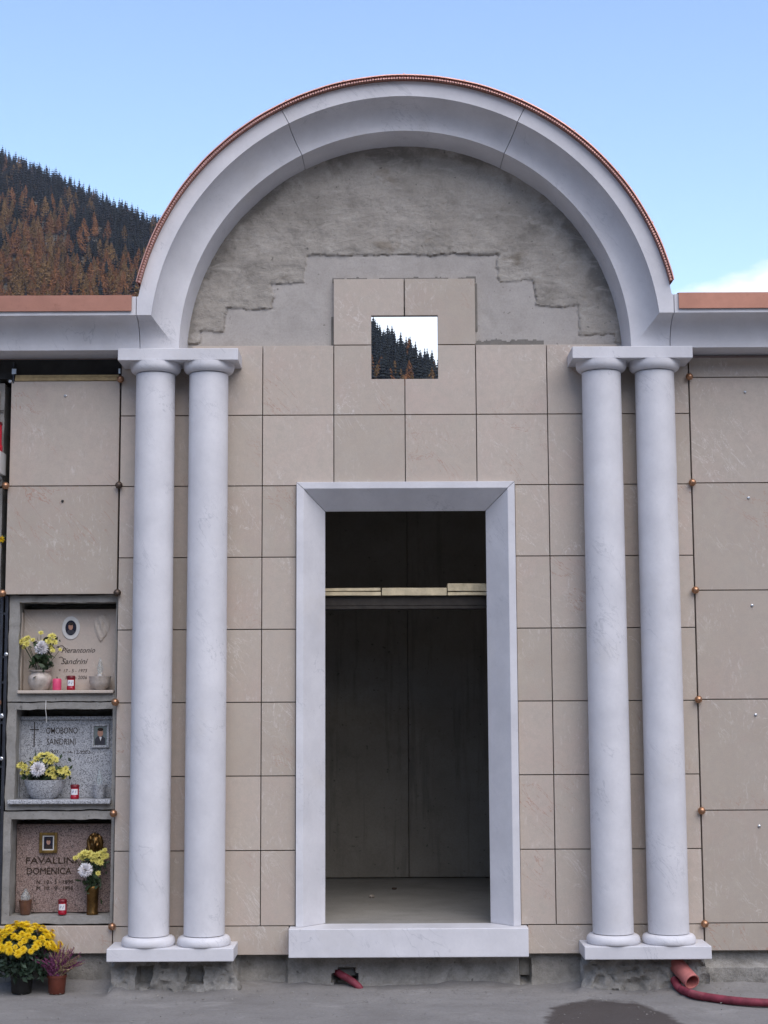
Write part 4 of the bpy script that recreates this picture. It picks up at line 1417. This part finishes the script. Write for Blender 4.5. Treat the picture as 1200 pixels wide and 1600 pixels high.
def candle(label, cx, cy, z0, r, h, tall=False):
    t = thing('votive_candle', (cx, cy, z0), label, 'candle', 'red votive candles on the grave shelves')
    MB().lathe([(0, 0), (r * 0.92, 0), (r, h * 0.06), (r, h * 0.16), (r * 0.95, h * 0.19), (r * 0.95, h * 0.80), (0, h * 0.80)], cx, cy, z0, 24).build('body', M['red'], t, smooth=True, sharp=50)
    MB().lathe([(0, h * 0.801), (r * 1.02, h * 0.801), (r * 1.04, h * 0.84), (r * 1.0, h * 0.95), (r * 0.8, h), (0, h)], cx, cy, z0, 24).build('lid', M['dkred'], t, smooth=True, sharp=50)
    lb = MB()
    n = 10
    for i in range(n):
        a0, a1 = [-pi / 2 - 0.85 + 1.75 * (i + k) / n for k in (0, 1)]
        rr = r * 0.965
        lb.add([(cx + rr * cos(a0), cy + rr * sin(a0), z0 + h * 0.30), (cx + rr * cos(a1), cy + rr * sin(a1), z0 + h * 0.30), (cx + rr * cos(a1), cy + rr * sin(a1), z0 + h * 0.70), (cx + rr * cos(a0), cy + rr * sin(a0), z0 + h * 0.70)], [(0, 1, 2, 3)], 1 if i in (2, 3, 6) else 0)
    lb.build('paper_label', [M['label'], M['label']], t, smooth=True)
    mk = MB()
    for (a, z_, hh) in ((-0.35, 0.42, 0.12), (-0.12, 0.48, 0.12), (0.30, 0.40, 0.10), (0.42, 0.50, 0.10)):
        rr = r * 0.985
        for k in (0,):
            a0, a1 = -pi / 2 + a - 0.09, -pi / 2 + a + 0.09
            mk.add([(cx + rr * cos(a0), cy + rr * sin(a0), z0 + h * z_), (cx + rr * cos(a1), cy + rr * sin(a1), z0 + h * z_), (cx + rr * cos(a1), cy + rr * sin(a1), z0 + h * (z_ + hh)), (cx + rr * cos(a0), cy + rr * sin(a0), z0 + h * (z_ + hh))], [(0, 1, 2, 3)])
    mk.build('label_print', M['ink'], t)
    return t
candle('red votive candle with white label on the cream gravestone shelf', -1.862, 0.075, S1, 0.0235, 0.080)
candle('red votive candle with white label on the grey granite shelf', -1.828, 0.065, 1.008, 0.0240, 0.078)
candle('red votive candle with white label before the pink granite gravestone', -1.888, 0.085, 0.3855, 0.0240, 0.082)
pk = thing('votive_candle', (-1.940, 0.075, S1), 'plain bright pink candle with dark wick on the cream gravestone shelf', 'candle')
MB().lathe([(0, 0), (0.023, 0), (0.0245, 0.004), (0.0245, 0.058), (0.021, 0.064), (0, 0.062)], -1.940, 0.075, S1, 24).build('wax', M['pink'], pk, smooth=True, sharp=50)
MB().tube([(-1.940, 0.075, S1 + 0.060), (-1.940, 0.075, S1 + 0.074)], 0.003, 6).build('wick', M['dark'], pk)

S2 = 1.0080
vase('planter_bowl', 'wide grey granite bowl holding flowers before the grey gravestone', 'bowl', -2.003, 0.098, S2,
     [(0, 0.0), (0.058, 0.0), (0.062, 0.003), (0.088, 0.030), (0.104, 0.064), (0.112, 0.100), (0.113, 0.104), (0.104, 0.104), (0.095, 0.07), (0, 0.06)], 'grey_granite').children[0].scale = (1, 0.80, 1)
fl2 = [(-2.026, 0.030, 1.172, 0.044, 'w')]
for x, z, r in ((-2.130, 1.192, .027), (-2.105, 1.180, .026), (-2.078, 1.170, .024), (-2.066, 1.200, .026), (-2.045, 1.228, .025), (-2.020, 1.245, .024), (-1.992, 1.247, .026), (-1.965, 1.238, .025), (-1.943, 1.222, .026), (-1.968, 1.208, .023), (-1.996, 1.215, .021),
                (-1.955, 1.165, .029), (-1.930, 1.148, .026), (-1.905, 1.158, .027), (-1.882, 1.168, .025), (-1.871, 1.148, .022), (-1.897, 1.132, .024), (-1.975, 1.150, .026), (-1.945, 1.130, .020), (-2.122, 1.152, .018), (-2.090, 1.150, .018)):
    fl2.append((x, 0.055 + 0.04 * random.Random(int(x * -1000)).random(), z, r, 'l'))
bouquet('low spreading bunch of yellow blooms and one white in granite bowl', (-2.003, 0.095, S2 + 0.075), fl2,
        [((-2.0, 0.085, 1.135), (0.058, 0.02, 0.020), 130, 0.022), ((-2.0, 0.08, 1.195), (0.06, 0.02, 0.025), 60, 0.018)], random.Random(2))
vase('grave_lamp', 'small grey flared lamp cup with glass flame on the grey granite shelf', 'grave lamp', -1.700, 0.098, S2,
     [(0, 0), (0.022, 0), (0.026, 0.006), (0.031, 0.030), (0.034, 0.052), (0.043, 0.072), (0.044, 0.076), (0.036, 0.074), (0.02, 0.062), (0, 0.062)], 'grey_granite', None, cup_extra('', 0.0625))

S3 = 0.3855
vase('vase', 'tall slim bronze vase before the pink granite gravestone', 'vase', -1.725, 0.090, S3,
     [(0, 0), (0.032, 0), (0.033, 0.006), (0.030, 0.012), (0.031, 0.07), (0.034, 0.13), (0.036, 0.146), (0.034, 0.150), (0.028, 0.148), (0.024, 0.10), (0, 0.09)], 'bronze')
fl3 = [(-1.755, 0.030, 0.628, 0.042, 'w')]
for x, z, r in ((-1.818, .690, .019), (-1.790, .702, .026), (-1.768, .716, .027), (-1.742, .712, .026), (-1.752, .692, .022), (-1.780, .688, .022), (-1.722, .702, .024), (-1.700, .705, .026), (-1.676, .714, .024), (-1.655, .700, .024), (-1.668, .690, .022),
                (-1.700, .672, .024), (-1.680, .666, .023), (-1.722, .680, .020), (-1.660, .730, .016), (-1.693, .606, .018)):
    fl3.append((x, 0.055 + 0.03 * random.Random(int(x * -999)).random(), z, r, 'l'))
bouquet('upright bunch of pale yellow blooms and one white in bronze vase', (-1.724, 0.085, S3 + 0.12), fl3,
        [((-1.722, 0.075, 0.580), (0.026, 0.016, 0.034), 110, 0.022), ((-1.72, 0.075, 0.660), (0.045, 0.015, 0.022), 60, 0.018)], random.Random(3))
lamp = vase('grave_lamp', 'brown cup lamp with clear glass top before the pink granite gravestone', 'grave lamp', -2.093, 0.095, S3,
            [(0, 0), (0.026, 0), (0.029, 0.006), (0.032, 0.05), (0.036, 0.072), (0.037, 0.078), (0.02, 0.078), (0, 0.076)], 'amber')
MB().lathe([(0.024, 0.0785), (0.026, 0.095), (0.017, 0.112), (0.011, 0.122), (0.009, 0.134), (0.003, 0.138)], -2.093, 0.095, S3, 18).build('glass_top', M['glass'], lamp, smooth=True)

# neighbouring column at the very edge of the picture
nk = thing('shelf_bracket', (-2.42, 0.0, 2.80), 'white stone shelf on the old wall at the left edge', 'shelf')
MB().box(-2.60, -2.244, -0.095, 0.044, 2.797, 2.922).build('shelf', M['frame_white'], nk, bevel=0.004)
MB().box(-2.60, -2.262, -0.040, 0.044, 2.777, 2.7965).build('bearer', M['frame_white'], nk, bevel=0.004)
ct = thing('votive_candle', (-2.292, -0.045, 2.9225), 'tall red candle standing on the white shelf at the left edge', 'candle')
MB().lathe([(0, 0), (0.044, 0), (0.046, 0.006), (0.046, 0.035), (0.041, 0.04), (0.041, 0.15), (0, 0.15)], -2.292, -0.045, 2.9225, 24).build('body', M['brightred'], ct, smooth=True, sharp=50)
MB().lathe([(0, 0.1505), (0.043, 0.1505), (0.043, 0.165), (0.03, 0.172), (0, 0.172)], -2.292, -0.045, 2.9225, 24).build('lid', M['dkred'], ct, smooth=True, sharp=50)
g4 = thing('gravestone', (-2.55, 0.1, 2.8), 'cream gravestone behind the tall red candle at the left edge', 'gravestone')
MB().box(-2.83, -2.286, 0.036, 0.06, 2.793, 3.285).build('stone_slab', M['cream'], g4, bevel=0.003)
MB().box(-2.36, -2.262, 0.030, 0.0355, 3.166, 3.172).build('inscription', M['letter'], g4)
for k in (0, 1, 2, 3):
    gz = thing('gravestone', (-2.55, 0.15, SZ[k] + 0.05), ('pale gravestone in the edge niche beside the pink granite grave', 'pale gravestone in the edge niche beside the grey granite grave',
               'pale gravestone in the edge niche beside the cream marble grave', 'pale gravestone in the edge niche under the tall red candle')[k], 'gravestone')
    MB().box(-2.83, -2.290, 0.15, 0.18, SZ[k] + 0.056, SZ[k + 1] - 0.10).build('stone_slab', M['cream'] if k != 1 else M['grey_granite'], gz, bevel=0.003)
for bz, lab in ((2.425, 'yellow flowers in the edge niche below the tall red candle'), (1.93, 'orange yellow flowers in the edge niche beside the steel rails')):
    bouquet(lab, (-2.34, 0.09, bz - 0.2), [(-2.268, 0.05, bz + 0.02, 0.028, 'y'), (-2.285, 0.05, bz - 0.02, 0.026, 'y'), (-2.32, 0.05, bz + 0.03, 0.03, 'y'), (-2.35, 0.05, bz, 0.03, 'y'), (-2.30, 0.06, bz + 0.045, 0.02, 'y')],
            [((-2.33, 0.09, bz - 0.06), (0.03, 0.02, 0.05), 70, 0.022)], random.Random(int(bz * 10)))
    vase('vase', 'vase under ' + lab, 'vase', -2.34, 0.09, bz - 0.2885, [(0, 0), (0.03, 0), (0.035, 0.03), (0.03, 0.09), (0.034, 0.1), (0.026, 0.1), (0, 0.08)], 'ceramic')

# ------------------------------------------------------------------ potted plants on the ground
cm = thing('potted_chrysanthemum', (-2.058, -0.11, 0.0), 'bushy yellow chrysanthemum in a black plastic pot on the ground', 'potted plant')
MB().lathe([(0, 0.0), (0.050, 0.0), (0.052, 0.004), (0.062, 0.118), (0.066, 0.120), (0.066, 0.134), (0.060, 0.134), (0.058, 0.118), (0, 0.116)], -2.058, -0.11, 0.006, 36, cap=False).build('pot', M['pot_black'], cm, smooth=True, sharp=50)
lfm = MB()
prs = random.Random(77)
for i in range(1300):
    a, e = prs.uniform(0, 2 * pi), prs.uniform(-0.85, 1.5)
    rr = prs.uniform(0.55, 1.0)
    c = Vector((-2.060 + 0.185 * rr * cos(a) * cos(e), -0.11 + 0.150 * rr * sin(a) * cos(e), 0.19 + 0.135 * rr * sin(e)))
    if e < 0:
        c.z = max(c.z, 0.10) - 0.02 * prs.random()
    leafy(lfm, c, (0.004, 0.004, 0.004), 1, 0.022, prs)
for i in range(14):
    a = 2 * pi * i / 14
    lfm.tube([(-2.058, -0.11, 0.12), (-2.058 + 0.08 * cos(a), -0.11 + 0.06 * sin(a), 0.20), (-2.058 + 0.14 * cos(a), -0.11 + 0.11 * sin(a), 0.28)], 0.003, 4)
lfm.build('foliage', M['leaf2'], cm, kind='stuff')
nb_ = 0
for i in range(150):
    k = (i + 0.5) / 150
    e = asin(0.12 + 0.88 * k)
    a = i * 2.39996
    if noise.noise(Vector((cos(a) * 2.3, sin(a) * 2.3, k * 4))) < -0.18:
        continue
    q = prs.uniform(0.88, 1.07)
    p = Vector((-2.062 + 0.200 * q * cos(a) * cos(e), -0.11 + 0.160 * q * sin(a) * cos(e), 0.215 + 0.150 * q * sin(e)))
    d = Vector((cos(a) * cos(e), sin(a) * cos(e) - 0.2, sin(e) + 0.3))
    inst('blossom', prs.choice(B_YEL), cm, p, d.to_track_quat('Z', 'Y').to_euler(), prs.uniform(0.015, 0.033))
hz = thing('potted_heather', (-1.868, -0.12, 0.0), 'purple heather in a small brown plastic pot on the ground', 'potted plant')
MB().lathe([(0, 0.0), (0.041, 0.0), (0.043, 0.003), (0.049, 0.082), (0.052, 0.083), (0.052, 0.096), (0.047, 0.096), (0.045, 0.083), (0, 0.082)], -1.868, -0.12, 0.004, 36, cap=False).build('pot', M['pot_brown'], hz, smooth=True, sharp=50)
MB().lathe([(0, 0.0885), (0.045, 0.0875)], -1.868, -0.12, 0.004, 20, cap=False).build('soil', M['soil'], hz)
hm = MB()
for i in range(230):
    a = prs.uniform(0, 2 * pi)
    lean = prs.random() ** 0.7
    l_ = prs.uniform(0.10, 0.190)
    b0 = Vector((-1.868 + 0.03 * prs.uniform(-1, 1), -0.12 + 0.03 * prs.uniform(-1, 1), 0.09))
    d = Vector((cos(a) * lean * 1.9, sin(a) * lean * 0.9, 1.0)).normalized()
    tip = b0 + d * l_ + Vector((0, 0, -0.015 * lean))
    mi = 1 if (tip.x > -1.88 and prs.random() < 0.45) or prs.random() < 0.08 else 0
    mid = b0 + d * l_ * 0.5 + Vector((0, 0, 0.008))
    hm.tube([b0, mid, tip], lambda t: 0.0016, 3, mi)
    for j in range(20):
        t = 0.25 + 0.75 * j / 19
        p = b0.lerp(mid, t * 2) if t < 0.5 else mid.lerp(tip, t * 2 - 1)
        leafy(hm, p, (0.0018, 0.0018, 0.001), 1, 0.0074 * (1.25 - t * 0.70), prs, mi)
hm.build('sprigs', [M['heather'], M['heather2']], hz, kind='stuff')

# ------------------------------------------------------------------ conduits
def curve_pts(ctrl, n):
    P = [Vector(c) for c in ctrl]
    P = [P[0] * 2 - P[1]] + P + [P[-1] * 2 - P[-2]]
    res = []
    seg = len(P) - 3
    for i in range(n + 1):
        t = i / n * seg
        k = min(int(t), seg - 1)
        t -= k
        a, b, c, d = P[k:k + 4]
        res.append(0.5 * ((2 * b) + (c - a) * t + (2 * a - 5 * b + 4 * c - d) * t * t + (3 * b - a - 3 * c + d) * t ** 3))
    return res
tag(MB().tube(curve_pts([(-0.43, 0.24, 0.072), (-0.375, 0.06, 0.068), (-0.325, 0.005, 0.050), (-0.285, -0.015, 0.026), (-0.262, -0.02, 0.002), (-0.255, -0.018, -0.03)], 70), 0.0205, 14, corr=0.90).build('conduit', M['conduit'], None, smooth=True, sharp=80, origin=(-0.30, 0, 0.0)),
    'short red corrugated conduit looping out of the hole below the door sill', 'conduit')
tag(MB().tube(curve_pts([(1.405, -0.13, 0.060), (1.420, -0.20, 0.030), (1.455, -0.335, 0.026), (1.52, -0.43, 0.025), (1.65, -0.530, 0.024), (1.80, -0.585, 0.024), (2.0, -0.60, 0.024), (2.5, -0.50, 0.024), (3.1, -0.2, 0.024)], 330), 0.0215, 14, corr=0.87).build('conduit', M['conduit'], None, smooth=True, sharp=80, origin=(1.6, -0.4, 0.0)),
    'long crimson conduit curving over the ground towards the right edge', 'conduit')
pp = MB()
pts_ = [Vector((1.425, -0.10, 0.135)), Vector((1.480, -0.245, 0.068))]
ax = (pts_[1] - pts_[0]).normalized()
n0 = ax.cross(Vector((0, 0, 1))).normalized()
b0 = ax.cross(n0)
rows = []
for (p, r) in ((pts_[0], 0.042), (pts_[1] - ax * 0.004, 0.042), (pts_[1], 0.041), (pts_[1], 0.036), (pts_[0] + ax * 0.01, 0.036)):
    rows.append([p + n0 * r * cos(2 * pi * j / 28) + b0 * r * sin(2 * pi * j / 28) for j in range(28)])
pp.rings(rows, True, True)
tag(pp.build('drain_pipe', M['pipe'], None, smooth=True, sharp=50, origin=(1.45, -0.2, 0.0)), 'dusty pink plastic pipe with open end sticking out of the footing', 'pipe')

# ------------------------------------------------------------------ boards inside, scraps on the floor
def board(x0, x1, z0, z1, y0, y1, label, tilt=0.0):
    mb = MB()
    rows = []
    n = 10
    for i in range(n + 1):
        x = x0 + (x1 - x0) * i / n
        q = 0.0018 * noise.noise(Vector((x * 5, z0 * 40, 0)))
        dz = tilt * (x - x0) + q
        rows.append([(x, y0 + q, z0 + dz), (x, y0 + 0.002, z1 + dz), (x, y1, z1 + dz), (x, y1, z0 + dz)])
    o = mb.rings(rows).build('wooden_board', M['wood'], None, bevel=0.002, seg=1, origin=((x0 + x1) / 2, y0, z0))
    return tag(o, label, 'board', 'boards on the beam inside the doorway')
ZB = 2.1320
board(-0.80, -0.140, ZB, ZB + 0.0215, 0.275, 0.42, 'lower of the two stacked boards at the left inside the doorway')
board(-0.80, -0.143, ZB + 0.0245, ZB + 0.0420, 0.280, 0.42, 'upper of the two stacked boards at the left inside the doorway', 0.006)
board(-0.135, 0.236, ZB, ZB + 0.0440, 0.275, 0.42, 'single thick board in the middle of the row inside the doorway')
board(0.241, 0.85, ZB, ZB + 0.0190, 0.275, 0.42, 'lower of the two stacked boards at the right inside the doorway')
board(0.241, 0.85, ZB + 0.0235, ZB + 0.067, 0.270, 0.42, 'upper thick board of the stack at the right inside the doorway')

def stone_chip(name, x, y, z, r, mat, seed, label, cat, group=None):
    rs = random.Random(seed)
    bm = bmesh.new()
    bmesh.ops.create_icosphere(bm, subdivisions=1, radius=r)
    for v in bm.verts:
        v.co *= rs.uniform(0.7, 1.25)
        v.co.z *= 0.6
    me_ = bpy.data.meshes.new(name)
    bm.to_mesh(me_)
    bm.free()
    me_.materials.append(mat)
    o = bpy.data.objects.new(name, me_)
    col.objects.link(o)
    o.location = (x, y, z + r * 0.42)
    return tag(o, label, cat, group)
stone_chip('stone_chip', -0.206, 1.241, SILL_Z - 0.003, 0.020, M['cream'], 4, 'pale stone chip lying on the floor inside the doorway', 'stone chip')
stone_chip('stone_chip', -0.065, 1.660, SILL_Z - 0.003, 0.016, M['bark'], 5, 'small dark scrap on the floor deep inside the doorway', 'stone chip')
gr = MB()
grs = random.Random(9)
for i in range(1500):
    x = grs.uniform(-2.3, 2.3)
    y = -0.02 - abs(grs.gauss(0, 0.16)) if i < 520 else grs.uniform(-1.2, -0.05)
    if 0.9 < abs(x) < 1.62:
        y -= 0.13
    r = grs.uniform(0.0018, 0.0062) * (1.9 if grs.random() < 0.06 else 1)
    c = Vector((x, y, 0.006))
    vs = [c + Vector((grs.uniform(-1, 1), grs.uniform(-1, 1), grs.uniform(-0.3, 0.8))) * r for _ in range(4)]
    gr.add(vs, [(0, 1, 2), (0, 1, 3), (1, 2, 3), (0, 2, 3)])
tag(gr.build('rubble', M['rough'], None), 'scattered small crumbs of mortar on the ground along the wall', 'rubble', None, 'stuff')
print('objects', len(bpy.data.objects))
